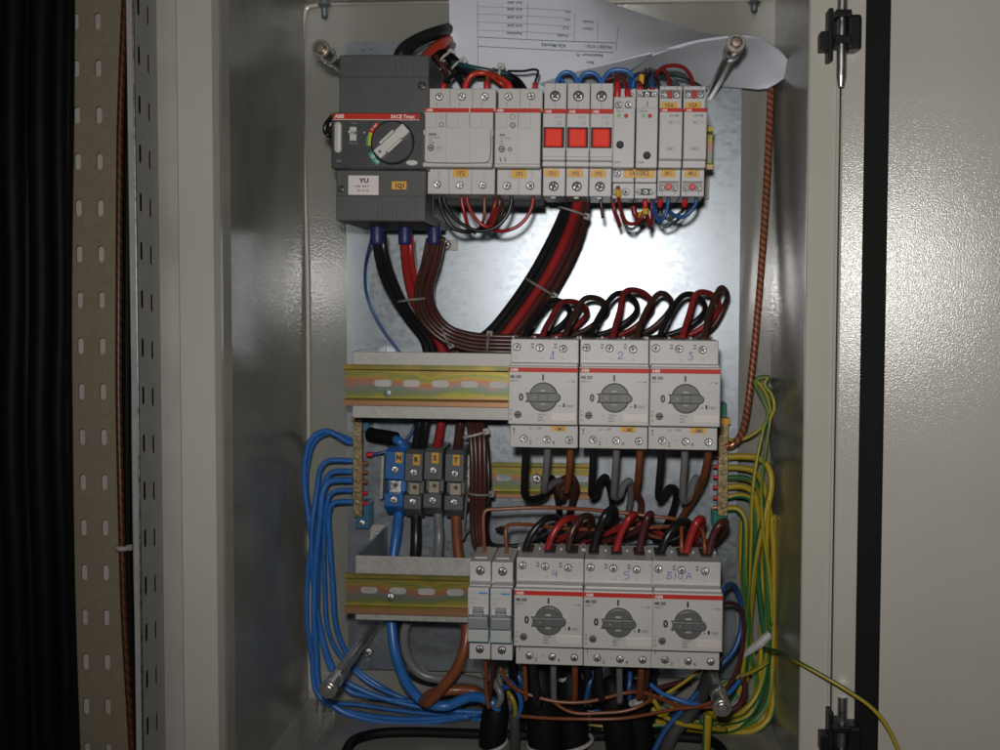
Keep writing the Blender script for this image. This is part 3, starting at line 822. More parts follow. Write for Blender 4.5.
b = MB(); L.box(b, 393.3, 408.5, 180.8, 188.9, YC-0.0005, YC+0.0005, 'orange', 0.0002); L.text(b, '1Q1', 396.6, 187.2, YC-0.0006, 4.6, 'ink', sx=0.9); b.build('marker_label', t)
screw(t, L.p(423, 85.5, YC), mm(5.2, YC), 'black', 'cover_screw'); screw(t, L.p(341.8, 189, YC), mm(4.6, YC), 'black', 'cover_screw')

# ------------------------------------------------------------------ helpers for modules
def terminals(t, L, pts, Y, r, style, name='terminal_screw'):
    for px, py in pts: screw(t, L.p(px, py, Y), mm(r, Y), style, name)
def marker(t, L, x0, x1, y0, y1, Y, txt, cap=4.2, m='orange', ink='inklabel', rot=0.0, sx=0.9):
    b = MB(); L.box(b, x0, x1, y0, y1, Y-0.0006, Y+0.0004, m, 0.0002)
    L.text(b, txt, (x0+x1)/2, y1-(y1-y0-cap)/2, Y-0.0006, cap, ink, 'c', rot, sx=sx)
    return b.build('marker_label', t)
def clip_feet(t, L, x0, x1, y):
    b = MB(); L.box(b, x0, x1, y-6, y, -0.128, -0.112, 'gap', 0.0005); b.build('rail_clip', t)
def body(t, L, x0, x1, up0, up1, f0, f1, lo0, lo1, fx0=None, fx1=None, m='device', Yt=YT, Yf=YF):
    """stepped body: shoulders up0..lo1 at terminal depth, front f0..f1 standing proud"""
    b = MB()
    L.box(b, x0, x1, up0, lo1, Yt, -0.128, m, 0.0007)
    L.box(b, fx0 or x0, fx1 or x1, f0, f1, Yf, Yt+0.004, m, 0.001)
    return b

# ------------------------------------------------------------------ top row: two wide breakers
L = Loc(424.3, 107.6, YF, YB)
t = thing('miniature_breaker', 'wide three pole grey breaker marked 1F2 beside the charcoal switch', 'breaker', L.where(424.3, 107.6), -TH1)
b = body(t, L, 428.3, 496.2, 88.5, 0, 107.8, 165, 0, 193.5, 424, 493.8)
for px in (450, 472.8):
    L.box(b, px-0.3, px+0.3, 88.8, 107, YT-0.0002, YT+0.001, 'inkgrey', 0); L.box(b, px-0.3, px+0.3, 168, 193, YT-0.0002, YT+0.001, 'inkgrey', 0)
L.box(b, 422.8, 493.4, 161.5, 166.4, YF-0.0012, YF+0.01, 'device', 0.0012)
for px in (446.6, 470.2): L.box(b, px-0.4, px+0.4, 113, 126.5, YF-0.0003, YF+0.001, 'inkgrey', 0)
for px in (446.6, 470.2): L.box(b, px-0.15, px+0.15, 127, 161, YF-0.0002, YF+0.001, 'inkfaint', 0)
for x0, x1 in ((425.5, 436.5), (447.2, 459), (470.8, 482.5)):
    L.box(b, x0, x1, 127, 127.5, YF-0.0002, YF, 'inkfaint', 0); L.box(b, x1-0.4, x1, 113.5, 127, YF-0.0002, YF, 'inkfaint', 0)
b.build('case', t)
b = MB()                                           # clear sealing cover over the three poles
o = [L.p(px, py, YF-0.0016) for px, py in ((425, 130), (424.5, 158), (426, 161), (429, 162), (485, 162), (489, 161), (491, 157), (491.5, 130))]
b.tube(catmull(o, 5), 0.0004, 'inkgrey', 6)
L.box(b, 490.3, 494.2, 129, 136.5, YF-0.003, YF+0.0002, 'clear', 0.0008); L.box(b, 423.4, 426, 129.5, 134.5, YF-0.0025, YF+0.0002, 'device', 0.0006)
b.build('sealing_cover', t)
b = MB(); L.box(b, 424.4, 493.6, 107.9, 112.2, YF-0.0005, YF+0.001, 'redstrip', 0.0002); L.text(b, 'ABB', 426.5, 111.4, YF-0.0005, 2.6, 'inkpale')
L.box(b, 469.6, 470.4, 108, 112.1, YF-0.0007, YF, 'inkpale', 0); b.build('brand_strip', t)
b = MB()
for i, (tx, py, cap, m) in enumerate((('S203M', 135, 2.0, 'ink'), ('C32  50 kA', 138, 1.7, 'inkgrey'), ('400', 140.7, 1.6, 'inkgrey'), ('10000', 143.5, 1.7, 'inkgrey'))): L.text(b, tx, 429, py, YF, cap, m)
def ring(b, L, px, py, r, Y, m, w=0.3):
    c = L.p(px, py, Y); rr = mm(r, Y)
    b.tube([Vector((c.x+rr*math.cos(2*math.pi*k/20), c.y-0.0002, c.z+rr*math.sin(2*math.pi*k/20))) for k in range(20)], mm(w, Y), m, 5, closed=True)
ring(b, L, 431.3, 147.6, 2.7, YF, 'ink', 0.6); L.rect(b, 430, 433, 146.8, 148.6, YF, 'ink'); ring(b, L, 439.8, 148.2, 1.9, YF, 'inkgrey', 0.3)
ring(b, L, 441.5, 116.4, 1.8, YF, 'inkfaint', 0.3); ring(b, L, 441.7, 124.4, 2.2, YF, 'inkgrey', 0.5)
for k in range(3): L.text(b, '/', 429+k*3.6, 159, YF, 2.4, 'inkfaint')
for k in range(3):
    L.text(b, 'T', 436.8+k*22.8, 106.4, YT, 3.4, 'inkgrey', 'c', sx=0.7)
    x = 440+k*22.8
    for (a0, a1, c0, c1) in ((x-1.2, x-0.9, 171, 177.4), (x+0.9, x+1.2, 171, 177.4), (x-1.2, x+1.2, 171, 171.3), (x-1.2, x+1.2, 177.1, 177.4)): L.rect(b, a0, a1, c0, c1, YT, 'inkgrey')
b.build('printing', t)
terminals(t, L, ((439.3, 96.8), (462, 96.8), (485, 96.8)), YT, 4, 'silver'); terminals(t, L, ((438.2, 184), (460.8, 184.5), (484, 184.5)), YT, 3.8, 'silver')
marker(t, L, 454, 469.5, 168.4, 176.4, YT, '1F2', 4.6)
clip_feet(t, L, 430, 500, 205)

L = Loc(495.3, 107.9, YF, YB)
t = thing('miniature_breaker', 'two pole grey breaker marked 1F1 between 1F2 and the red windows', 'breaker', L.where(495.3, 107.9), -TH1)
b = body(t, L, 498, 542.3, 88.6, 0, 108.1, 165.5, 0, 194, 495, 541)
L.box(b, 519.6, 520.2, 88.9, 107, YT-0.0002, YT+0.001, 'inkgrey', 0); L.box(b, 519.4, 520, 168, 193.5, YT-0.0002, YT+0.001, 'inkgrey', 0)
L.box(b, 517.9, 518.7, 113, 127, YF-0.0003, YF+0.001, 'inkgrey', 0); L.box(b, 517.9, 518.2, 127.5, 162, YF-0.0002, YF+0.001, 'inkfaint', 0)
L.box(b, 494.6, 541, 162.5, 166.8, YF-0.0012, YF+0.01, 'device', 0.0012)
for x0, x1 in ((496.5, 507.3), (519.5, 531)):
    L.box(b, x0, x1, 127.3, 127.8, YF-0.0002, YF, 'inkfaint', 0); L.box(b, x1-0.4, x1, 113.5, 127, YF-0.0002, YF, 'inkfaint', 0)
b.build('case', t)
b = MB(); L.box(b, 495.2, 540.8, 108.2, 112.4, YF-0.0005, YF+0.001, 'redstrip', 0.0002); L.text(b, 'ABB', 497, 111.6, YF-0.0005, 2.6, 'inkpale'); b.build('brand_strip', t)
b = MB()
for i, (tx, py, cap, m) in enumerate((('S202', 135.6, 2.0, 'ink'), ('C10  50 kA', 138.6, 1.7, 'inkgrey'), ('400', 142, 1.7, 'inkgrey'), ('6000', 144.6, 1.5, 'inkgrey'))): L.text(b, tx, 500, py, YF, cap, m)
ring(b, L, 502.3, 148.6, 2.7, YF, 'ink', 0.6); L.rect(b, 501, 504, 147.8, 149.6, YF, 'ink'); ring(b, L, 510.5, 148.8, 1.8, YF, 'inkgrey', 0.5); L.text(b, 'VDE', 508.6, 149.6, YF, 1.7, 'inkgrey')
ring(b, L, 512.7, 116.6, 2.4, YF, 'inkgrey', 0.4); ring(b, L, 512.9, 125, 2.4, YF, 'ink', 0.5); L.rect(b, 512.4, 514, 124.2, 126, YF, 'inkgrey')
L.text(b, '\\', 500.5, 161, YF, 4, 'ink'); L.text(b, '\\', 505, 161, YF, 4, 'ink')
for k in range(2):
    L.text(b, 'T', 506.5+k*23, 106.6, YT, 3.4, 'inkgrey', 'c', sx=0.7); x = 510+k*23.5
    for (a0, a1, c0, c1) in ((x-1.2, x-0.9, 171, 178), (x+0.9, x+1.2, 171, 178), (x-1.2, x+1.2, 171, 171.3)): L.rect(b, a0, a1, c0, c1, YT, 'inkgrey')
b.build('printing', t)
terminals(t, L, ((508.4, 96.6), (531, 96.4)), YT, 4, 'silver'); terminals(t, L, ((508, 185), (531.3, 184.8)), YT, 4.2, 'silver')
marker(t, L, 512.3, 527.3, 169, 177.4, YT, '1F1', 4.4)
clip_feet(t, L, 500, 545, 205)

# ------------------------------------------------------------------ three modules with lit red windows
def lamp_module(first=None):
    L = Loc(543.2, 108.4, YF, YB)
    t = thing('indicator_module', 'narrow grey module', 'indicator lamp', L.where(543.2, 108.4), -TH1, 'modules with lit red windows')
    b = body(t, L, 544, 566.2, 83.4, 0, 108.4, 160, 0, 195, 543, 566, 'device_b')
    L.box(b, 554.4, 554.9, 83.8, 108, YT-0.0002, YT+0.001, 'inkgrey', 0); L.box(b, 554.6, 555, 113.6, 127, YF-0.0002, YF+0.001, 'inkfaint', 0)
    for y0, y1, d in ((147.5, 150, 0.0005), (155.5, 156.2, 0.0004), (158.6, 159.2, 0.0004)): L.box(b, 543.2, 566, y0, y1, YF-d, YF+0.001, 'device_b' if y1-y0 > 1 else 'inkfaint', 0.0001)
    L.box(b, 543, 566.2, 160.5, 165.6, YF+0.004, YF+0.016, 'device_b', 0.0008)
    L.box(b, 552, 557, 194, 197.5, YT+0.006, YT+0.02, 'device_b', 0.0004)
    b.build('case', t)
    b = MB(); L.box(b, 543.3, 565.7, 108.7, 113.4, YF-0.0005, YF+0.001, 'redstrip', 0.0002); L.text(b, 'ABB', 545.4, 112.6, YF-0.0005, 2.5, 'inkpale'); b.build('brand_strip', t)
    b = MB(); L.box(b, 543.8, 564.6, 126.6, 147, YF-0.0012, YF+0.002, 'gap', 0.0004); L.box(b, 545.4, 562.6, 127.8, 146, YF-0.0032, YF-0.0005, 'lens', 0.0012); b.build('red_window', t)
    b = MB(); L.text(b, 'E219', 555.6, 118.2, YF, 2.5, 'inkfaint'); b.build('printing', t)
    terminals(t, L, ((554.8, 96.2),), YT, 5.4, 'dark'); terminals(t, L, ((554.8, 185.2),), YT, 5, 'dark')
    return t, L
t0, L0 = lamp_module()
names3 = ('grey module with lit red window and marker 1D1, next to breaker 1F1', 'grey module with lit red window and marker 1P2, middle of its three', 'grey module with lit red window and marker 1P3, beside the plain relays')
LAMPS = [t0]+[copy_tree(t0) for _ in range(2)]
for k, (c, px, mk, am) in enumerate(zip(LAMPS, (543.2, 567, 590.6), ('1D1', '1P2', '1P3'), ('2A', '1A', '10'))):
    c.location = L0.where(px, 108.4+0.1*k); c['label'] = names3[k]
    marker(c, L0, 545.5, 560.5, 168.6, 176, YT, mk, 4)
    b = MB(); L0.text(b, am, 556.4, 124.8, YF, 4.6, 'inkfaint', sx=0.8); b.build('rating_print', c)

# ------------------------------------------------------------------ two plain relays with LEDs
def relay(ax, label, knob_y, knob_x, led_x, variant):
    L = Loc(613.6, 107.8, YF, YB)
    t = thing('control_relay', label, 'relay', L.where(ax, 107.8), -TH1)
    b = MB()
    L.box(b, 614, 635.2, 89, 197, -0.158, -0.128, 'device_b', 0.0005)
    L.box(b, 613.8, 635, 97, 108.6, YT, -0.14, 'device_b', 0.0006); L.box(b, 613.6, 634.8, 107.8, 166.6, YF, -0.14, 'device_b', 0.0007)
    L.box(b, 613.8, 635, 167, 181, YT, -0.14, 'device_b', 0.0006); L.box(b, 614, 635.2, 181.2, 197, -0.166, -0.14, 'device_b', 0.0006)
    if variant: L.box(b, 614.2, 635, 90, 98, -0.168, -0.14, 'device_b', 0.0005)
    b.build('case', t)
    b = MB(); c = L.p(led_x[0], 115.5, YF); b.disc(c.x, c.z, mm(2.1, YF), c.y-0.0008, c.y, 'led_green', 18, 0.0003); b.build('green_led', t)
    b = MB(); c = L.p(led_x[1], 115.8, YF); b.disc(c.x, c.z, mm(2.1, YF), c.y-0.0012, c.y, 'led_red', 18, 0.0004); b.build('red_led', t)
    b = MB(); c = L.p(knob_x, knob_y, YF); b.disc(c.x, c.z, mm(3.7, YF), c.y-0.003, c.y, 'black_plastic', 24, 0.0008); b.build('adjusting_knob', t)
    b = MB()
    L.text(b, 'SZR-H' if not variant else 'SZR-M1', 615.8, 112, YF, 1.9, 'inkgrey'); L.text(b, 'C500' if not variant else 'C508', 615, 162.4, YF, 2.1, 'inkgrey')
    if variant: L.rect(b, 624.1, 625, 101.5, 106.5, YT, 'ink')
    else: L.text(b, '11 14', 615.4, 166, YF, 1.6, 'inkfaint')
    b.build('printing', t)
    if variant:
        b = MB(); c = L.p(624.5, 94.8, -0.168); b.disc(c.x, c.z, mm(3.2, -0.168), c.y-0.0004, c.y, 'well', 24, 0.0, 2.9); b.build('terminal_recess', t)
        terminals(t, L, ((617.8, 94.6), (624.4, 94.9), (631.2, 94.6)), -0.1684, 2.8, 'silver')
        b = MB(); c = L.p(624.5, 190.4, -0.166); b.disc(c.x, c.z, mm(3.4, -0.166), c.y-0.0004, c.y, 'well', 24, 0.0, 2.8); b.build('terminal_recess', t)
        terminals(t, L, ((618, 190.4), (624.5, 190.6), (631, 190.4)), -0.1664, 2.8, 'silver')
    else:
        terminals(t, L, ((618.6, 105), (628, 105)), YT, 3.6, 'silver'); terminals(t, L, ((631, 96),), -0.159, 2.6, 'silver')
        terminals(t, L, ((618.4, 172.6),), YT, 3.6, 'silver'); terminals(t, L, ((617.5, 190.5), (627, 190.5)), -0.166, 3.8, 'silver')
    return t, L
rA, LA = relay(613.6, 'plain grey relay with the higher black knob, beside the red windows', 144.3, 620.6, (619, 626), 0)
rB, LB = relay(636.6, 'plain grey relay with the lower black knob, left of the red striped relays', 154.7, 624.6, (620.5, 626.8), 1)
marker(rA, LA, 624.6, 655.2, 167.4, 176.2, YT-0.0004, '1A1/3K2', 4.4)

# ------------------------------------------------------------------ two interface relays with red strip
def coupler(ax, label, mk, top):
    L = Loc(659.8, 107.8, YF, YB)
    t = thing('interface_relay', label, 'relay', L.where(ax, 107.8), -TH1, 'interface relays with red strip')
    b = MB()
    L.box(b, 659.4, 681, 86.5, 109, YT, -0.128, 'device_b', 0.0006); L.box(b, 659.8, 682.4, 107.8, 158, YF, -0.13, 'device_b', 0.0008)
    L.box(b, 659.6, 682.2, 154.2, 158.6, YF+0.0012, -0.13, 'device_b', 0.0005); L.box(b, 659.6, 682, 159.2, 166.5, YF+0.003, -0.13, 'device_b', 0.0006)
    L.box(b, 659, 681.4, 167, 194.6, YT, -0.128, 'device_b', 0.0006)
    b.build('case', t)
    b = MB(); L.box(b, 660, 682.2, 108, 111.8, YF-0.0005, YF+0.001, 'redstrip', 0.0002); L.text(b, 'ABB', 661.8, 111.2, YF-0.0005, 2.2, 'inkpale'); b.build('brand_strip', t)
    b = MB()
    L.text(b, 'CR-P/M', 669, 116.6, YF, 2.5, 'inkgrey', sx=0.85); L.text(b, 'IEC', 669, 123.4, YF, 2.6, 'inkgrey', sx=0.8)
    for x0 in (674.2, 678.2): ring(b, L, x0+1.5, 121.8, 1.6, YF, 'inkfaint', 0.2)
    for (a0, a1, c0, c1) in ((666.8, 674.6, 146.2, 146.6), (666.8, 674.6, 149, 149.4), (666.8, 667.2, 146.2, 149.4), (674.2, 674.6, 146.2, 149.4), (669, 672.6, 147.2, 148.4)): L.rect(b, a0, a1, c0, c1, YF, 'inkgrey')
    for px in (663.2, 675.4): L.text(b, '1' if px < 670 else '4', px, 89.4, YT, 2.6, 'inkgrey'); L.text(b, '2' if px < 670 else '3', px, 192.6, YT, 2.2, 'inkgrey')
    b.build('printing', t)
    b = MB(); L.box(b, 660.6, 679.6, 90.6, 98.6, YT-0.0003, YT+0.003, 'inkgrey', 0.0002); L.box(b, 660.2, 680, 90.2, 91.4, YT-0.0012, YT, 'inkgrey', 0.0003); L.box(b, 660.6, 679.6, 180.6, 190, YT-0.0003, YT+0.003, 'inkfaint', 0.0002); L.box(b, 660.2, 680, 179.6, 180.8, YT-0.0012, YT, 'inkgrey', 0.0003); b.build('terminal_recess', t)
    b = MB(); L.box(b, 667.6, 671.6, 90.5, 98.5, YT-0.003, YT, 'ferrule', 0.0008); b.build('wire_ferrule', t)
    b = MB(); q = L.p(669.6, 185.4, YT); b.disc(q.x, q.z, mm(3.6, YT), q.y-0.003, q.y, 'ferrule', 6, 0.0006); b.build('wire_ferrule', t)
    terminals(t, L, ((663.8, 95.6), (675.6, 95.6)), YT-0.0004, 3, 'silver'); terminals(t, L, ((663.2, 186.6), (676, 186.6)), YT-0.0004, 2.8, 'silver')
    m = marker(t, L, 661.4, 676.6, 102.2, 108.2, YT-0.0006, top, 3.8, 'yellowlab', 'inklabel'); marker(t, L, 662, 676.4, 168, 175.6, YT, mk, 4.2)
    return t
coupler(659.8, 'red striped grey relay marked 3K1 at its foot, left one of its pair', '3K1', 'V5A')
coupler(684.2, 'red striped grey relay marked 4K1, rightmost module of the top row', '4K1', 'V2A')

# ------------------------------------------------------------------ motor protection switches with rotary knobs
L = Loc(508.5, 367.2, YF, YB); LM = L
def motor_switch():
    t = thing('motor_switch', 'x', 'motor switch', (0, 0, 0), 0, 'grey motor switches with rotary knobs')
    b = MB()
    L.box(b, 510.8, 579, 338.6, 448, YT, -0.128, 'device', 0.0007)
    L.box(b, 508.5, 578.4, 365.6, 424.8, YF, YT+0.004, 'device', 0.0009)
    L.box(b, 510.4, 578.2, 362.8, 366.2, YF+0.006, YT+0.004, 'device', 0.0008)
    for px in (523, 545.5, 568):                                       # wire entry funnels in the top
        pass
    for k in range(3): L.box(b, 516+k*23, 527+k*23, 336.6, 338.9, -0.16, -0.135, 'gap', 0.0003)
    for k in range(4): L.box(b, 512.3+k*21.5, 514.3+k*21.5, 335.5, 338.9, -0.148, -0.13, 'device', 0.0004)
    b.build('case', t)
    b = MB(); L.box(b, 508.8, 578.1, 367.3, 371.8, YF-0.0005, YF+0.001, 'redstrip', 0.0002); L.text(b, 'ABB', 510.4, 370.9, YF-0.0005, 2.9, 'inkpale', sx=1.1); b.build('brand_strip', t)
    b = MB()
    L.text(b, 'MS 325', 510.4, 377.9, YF, 2.9, 'ink', sx=0.92); L.text(b, '690 V~', 510.4, 381.6, YF, 2.2, 'inkgrey')
    L.rect(b, 542.5, 544.4, 374, 380.2, YF, 'ink')
    L.text(b, '0', 521.6, 400.6, YF, 7.3, 'ink', 'c', sx=0.9)
    L.rect(b, 514.4, 515.8, 388.2, 389.6, YF, 'white_label'); L.text(b, '...', 525.4, 389, YF, 3, 'inkfaint')
    L.rect(b, 565.2, 569.5, 380.8, 381.1, YF, 'inkgrey'); b.text('/', L.x(569, YF), L.y(YF)-0.0003, L.z(381, YF), mm(2.6, YF), 'inkgrey', rot=-0.7); L.rect(b, 572.6, 575.4, 380, 381.5, YF, 'inkgrey')
    a, c = L.p(559.8, 404.6, YF), L.p(561.6, 406.6, YF); b.sheet([(a.x, a.y-0.0003, a.z), (a.x, a.y-0.0003, c.z), (c.x, a.y-0.0003, (a.z+c.z)/2)], 'ink')
    L.rect(b, 563.6, 565.8, 403, 406.9, YF, 'ink'); L.text(b, 'TEST', 566.8, 406.9, YF, 2.5, 'inkgrey', sx=1.05)
    for tx, px, py in (('16..', 509.6, 411.2), ('20', 509.8, 415.2), ('25', 509.8, 420.6)): L.text(b, tx, px, py, YF, 2.0, 'inkgrey')
    L.text(b, '+', 531.5, 416.5, YF, 2.4, 'inkfaint')
    for tx, py in (('12In=Ie', 415.2), ('50kA', 418), ('400V ~', 421.2)): L.text(b, tx, 538, py, YF, 2.0, 'inkgrey', sx=0.95)
    for px in (532.6, 555.6):
        for y0 in (342.8, 345.8): L.rect(b, px-1.5, px+1.5, y0, y0+1.8, YT, 'inkgrey')
    L.rect(b, 514.5, 515, 429.4, 434.2, YT, 'inkgrey'); L.text(b, 'T', 514.7, 434, YT, 5.4, 'ink', 'c', sx=0.4)
    for x0 in (529.5, 537): L.text(b, 'OFF' if x0 > 530 else '1L1', x0, 429.6, YT, 2.5, 'inkgrey', sx=1.0)
    for tx, px in (('2', 529.8), ('4', 553)): L.text(b, tx, px, 444.6, YT, 4.2, 'inkgrey')
    L.rect(b, 537.6, 538.8, 438, 439.2, YT, 'inkgrey')
    L.text(b, 'T1', 514.8, 358.6, YT, 2, 'inkfaint'); L.text(b, 'T2', 540, 359, YT, 2, 'inkfaint'); L.rect(b, 574.6, 577.2, 343.2, 343.7, YT, 'inkgrey'); L.text(b, 'T3', 562, 359, YT, 2, 'inkfaint')
    b.build('printing', t)
    b = MB(); L.box(b, 551.6, 577.4, 412.2, 420.8, YF-0.0006, YF+0.0004, 'plate_label', 0.0003); b.build('blank_label', t)
    c = L.p(543.7, 397, YF-0.005); c.y += 0.005; s = mm(1, YF)
    b = MB(); b.disc(c.x, c.z, 14.6*s, c.y-0.0045, c.y, 'knob', 48, 0.001)
    kn = b.build('rotary_knob', t)
    b = MB()                                                            # fish-tailed grip bar
    pts = [(-17.6, 4.6), (-15.6, 4.2), (-13, 4.6), (11, 4.6), (14, 4.2), (16.6, 2.6), (17.6, 0), (16.8, -2.4), (14.4, -4.2), (11, -4.6), (-13, -4.6), (-15.6, -4.2), (-17.6, -4.6), (-15.6, -1.2), (-16.4, 0), (-15.6, 1.2)]
    pts = [(c.x+x*s, c.z+z*s) for x, z in pts]
    b.prism(pts[::-1], c.y-0.0072, c.y-0.0035, 'knob', 0.0007)
    b.build('grip_bar', kn)
    b = MB(); b.box(c.x-4.6*s, c.x+4.4*s, c.y-0.0077, c.y-0.007, c.z-4*s, c.z+4*s, 'knob', 0.0004)
    for zz in (6.4, -6.8): b.box(c.x-3.4*s, c.x+2.6*s, c.y-0.0053, c.y-0.0035, c.z+zz*s-1.0*s, c.z+zz*s+1.0*s, 'inkfaint', 0.0003)
    b.box(c.x-3.0*s, c.x+2.2*s, c.y-0.0055, c.y-0.0035, c.z+6.6*s, c.z+7.0*s, 'inkpale', 0.0001)
    b.disc(c.x-9*s, c.z, 0.8*s, c.y-0.0074, c.y-0.007, 'inkfaint', 10)
    b.build('knob_insert', kn)
    b = MB(); q = L.p(518.3, 414.8, YF); b.disc(q.x, q.z, 4*s, q.y-0.0004, q.y, 'inkgrey', 20); b.disc(q.x, q.z, 3.1*s, q.y-0.0015, q.y, 'knob', 8, 0.0005); b.box(q.x-2.4*s, q.x+2.4*s, q.y-0.0019, q.y, q.z-0.5*s, q.z+0.5*s, 'gap'); b.build('current_dial', t)
    terminals(t, L, ((517, 346.8), (540, 347.2), (563.4, 348)), YT, 4.1, 'silver'); terminals(t, L, ((524.6, 439.2), (547.8, 439.8), (570.4, 439.8)), YT, 4, 'silver')
    return t
t0 = motor_switch()
def pen(t, strokes, Y=YT):
    b = MB()
    for st in strokes: b.tube(catmull([L.p(px, py, Y-0.0002) for px, py in st], 5), 0.00032, 'pen', 5)
    b.build('pen_mark', t)
one = [[(551, 357), (553.5, 350.5), (553.5, 358)], [(549.5, 358), (555, 358)]]
two = [[(548.5, 353), (550.5, 350.6), (553, 352), (552, 354.5), (548.6, 357.5), (554, 357.3)]]
three = [[(549.5, 351), (553, 350.6), (551, 353.4), (553.6, 355), (552.4, 357.6), (549, 357.6)]]
four = [[(548.8, 350.4), (547.6, 354.6), (552.4, 354.0)], [(551.6, 350.8), (550.8, 358)]]
five = [[(556.4, 350), (551.6, 350.4), (551.4, 353.2), (554.6, 353.4), (555.4, 356.4), (551.2, 358.6)]]
b10 = [[(526.5, 349), (526, 357)], [(526.5, 349), (530, 350), (527.5, 352.4), (530.6, 354.6), (526, 357)], [(534, 349.6), (533.6, 356.6)], [(540.5, 349.8), (537.5, 351), (537.2, 355), (540, 356), (541, 353), (539.6, 349.8)], [(543, 349), (545, 349)], [(544.8, 356.4), (547.2, 349.8), (550, 356)], [(545.6, 354), (549.2, 354)]]
mset = [(508.5, 367.2, TH2, one, 'grey motor switch with knob and handwritten 1, leftmost of the middle row', '-1M1'),
        (579.4, 367.9, TH2, two, 'grey motor switch with knob and handwritten 2, in the middle row', '-1M2'),
        (650.2, 368.6, TH2, three, 'grey motor switch with knob and handwritten 3, rightmost of the middle row', '-1M3'),
        (514.2, 590.2, TH3, four, 'grey motor switch with handwritten blue 4, beside the narrow breakers', None),
        (583.6, 592.2, TH3, five, 'grey motor switch with handwritten blue 5, in the bottom row', None),
        (653, 594.0, TH3, b10, 'grey motor switch with handwritten B10.A, at the bottom right', None)]
MS = [t0]+[copy_tree(t0) for _ in range(5)]
for c, (px, py, th, st, lb, mk) in zip(MS, mset):
    c.location = L.where(px, py); c.rotation_euler = (0, -th, 0); c['label'] = lb
    pen(c, st)
    if mk: marker(c, L, 552, 567.4, 426, 431, YT, mk, 3.7)

# ------------------------------------------------------------------ two narrow breakers in the bottom row
L = Loc(467.6, 588, YF, YB)
t0 = thing('circuit_breaker', 'x', 'breaker', L.where(467.6, 588), -TH3, 'narrow single pole breakers')
b = MB()
L.box(b, 469.6, 491.3, 560.6, 661.4, YT, -0.128, 'device_b', 0.0007); L.box(b, 467.6, 489.4, 587.6, 643, YF, YT+0.004, 'device_b', 0.0009)
L.box(b, 469.4, 491, 584.4, 588.4, YF+0.006, YT+0.004, 'device_b', 0.0008); L.box(b, 474, 488, 556, 561, -0.165, -0.13, 'device_b', 0.001); L.box(b, 480.2, 480.7, 560.8, 565, YT-0.0002, YT+0.001, 'inkgrey', 0)
b.build('case', t0)
b = MB(); L.rect(b, 478.8, 487.6, 592, 593.7, YF, 'hager_blue'); L.text(b, 'hager', 468.8, 593.4, YF, 2.0, 'hager_pale', sx=1.3); L.text(b, 'MT116', 470, 599, YF, 1.6, 'inkfaint'); L.text(b, '~', 476, 598, YF, 2.4, 'inkfaint'); L.text(b, 'C16', 470, 603.6, YF, 1.8, 'inkfaint'); b.build('printing', t0)
b = MB(); L.box(b, 467.9, 489.2, 608.6, 618.4, YF-0.0018, YF+0.001, 'device_b', 0.0014); L.box(b, 472.6, 484, 608.2, 614.6, YF-0.0035, YF, 'toggle', 0.0008)
L.text(b, 'OFF', 475.4, 613, YF-0.0035, 2, 'inkfaint'); L.box(b, 473, 483.6, 613, 619, YF-0.007, YF-0.001, 'toggle', 0.001); L.box(b, 467.4, 488.6, 617.6, 630.4, YF-0.0085, YF-0.0002, 'toggle', 0.0012); b.build('toggle', t0)
b = MB(); L.box(b, 468, 489, 630.8, 643, YF-0.003, YF, 'clear', 0.0006); L.box(b, 467.8, 489.3, 642.4, 643.4, YF-0.0032, YF, 'tealedge', 0.0003); L.box(b, 488.6, 489.4, 631, 643, YF-0.0034, YF, 'tealedge', 0.0003); b.build('label_window', t0)
terminals(t0, L, ((480.6, 570),), YT, 4.6, 'dark'); terminals(t0, L, ((480.4, 651),), YT, 4.3, 'dark')
t0['label'] = 'narrow breaker with grey toggle, left one of two beside the yellow rail'
c = copy_tree(t0); c.location = L.where(490.2, 588.9); c['label'] = 'narrow breaker with grey toggle, right one of two, touching motor switch 4'

# ------------------------------------------------------------------ feed-through terminals N R S T
def block(label, x0, x1, y0, y1, col_, letter, th, screws_y, lab):
    Yf = -0.058
    L = Loc(x0, y0, Yf, -0.008)
    t = thing('terminal_block', label, 'terminal', L.where(x0, y0), th, 'feed-through terminals N R S T')
    b = MB(); w = x1-x0
    prof = [(-0.05, 0), (-0.044, mm(4, Yf)), (0, mm(4, Yf))]
    H = -L.z(y1, Yf)
    u = lambda py: L.z(py, Yf)
    yb = -0.002
    X1 = L.x(x1, Yf)
    f = L.y(Yf)
    b.prism_x([(f, u(y0+1.5)), (f+0.006, u(y0-2.5)), (yb, u(y0-2.5)), (yb, u(y1+2)), (f+0.016, u(y1+2)), (f+0.0005, u(y1-9)), (f, u(y1-10)), (f, u(y0+44)), (f+0.012, u(y0+43)), (f+0.012, u(y0+30)), (f, u(y0+29))], 0, X1, col_, 0.0006)
    b.build('housing', t)
    b = MB(); L.box(b, x0+5, x1-2.4, y0+30.6, y0+42.6, Yf+0.006, Yf+0.02, 'tan' if letter != 'N' else 'screw', 0.0006); c = L.p((x0+x1)/2+2, y0+35, Yf+0.006); b.disc(c.x, c.z, mm(2.2, Yf), c.y-0.0004, c.y, 'well', 16); b.build('clamp_body', t)
    for sy in screws_y: screw(t, L.p((x0+x1)/2+0.5, y0+sy, Yf), mm(4.2, Yf), 'silver')
    b = MB(); L.box(b, lab[0], lab[0]+7.2, lab[1], lab[1]+11, Yf-0.0006, Yf+0.0003, 'orange', 0.0002)
    c = L.p(lab[0]+3.6, lab[1]+7.6, Yf); b.text(letter, c.x, c.y-0.0009, c.z, mm(5, Yf), 'ink', 'c', rot=0); b.build('marker_label', t)
    return t
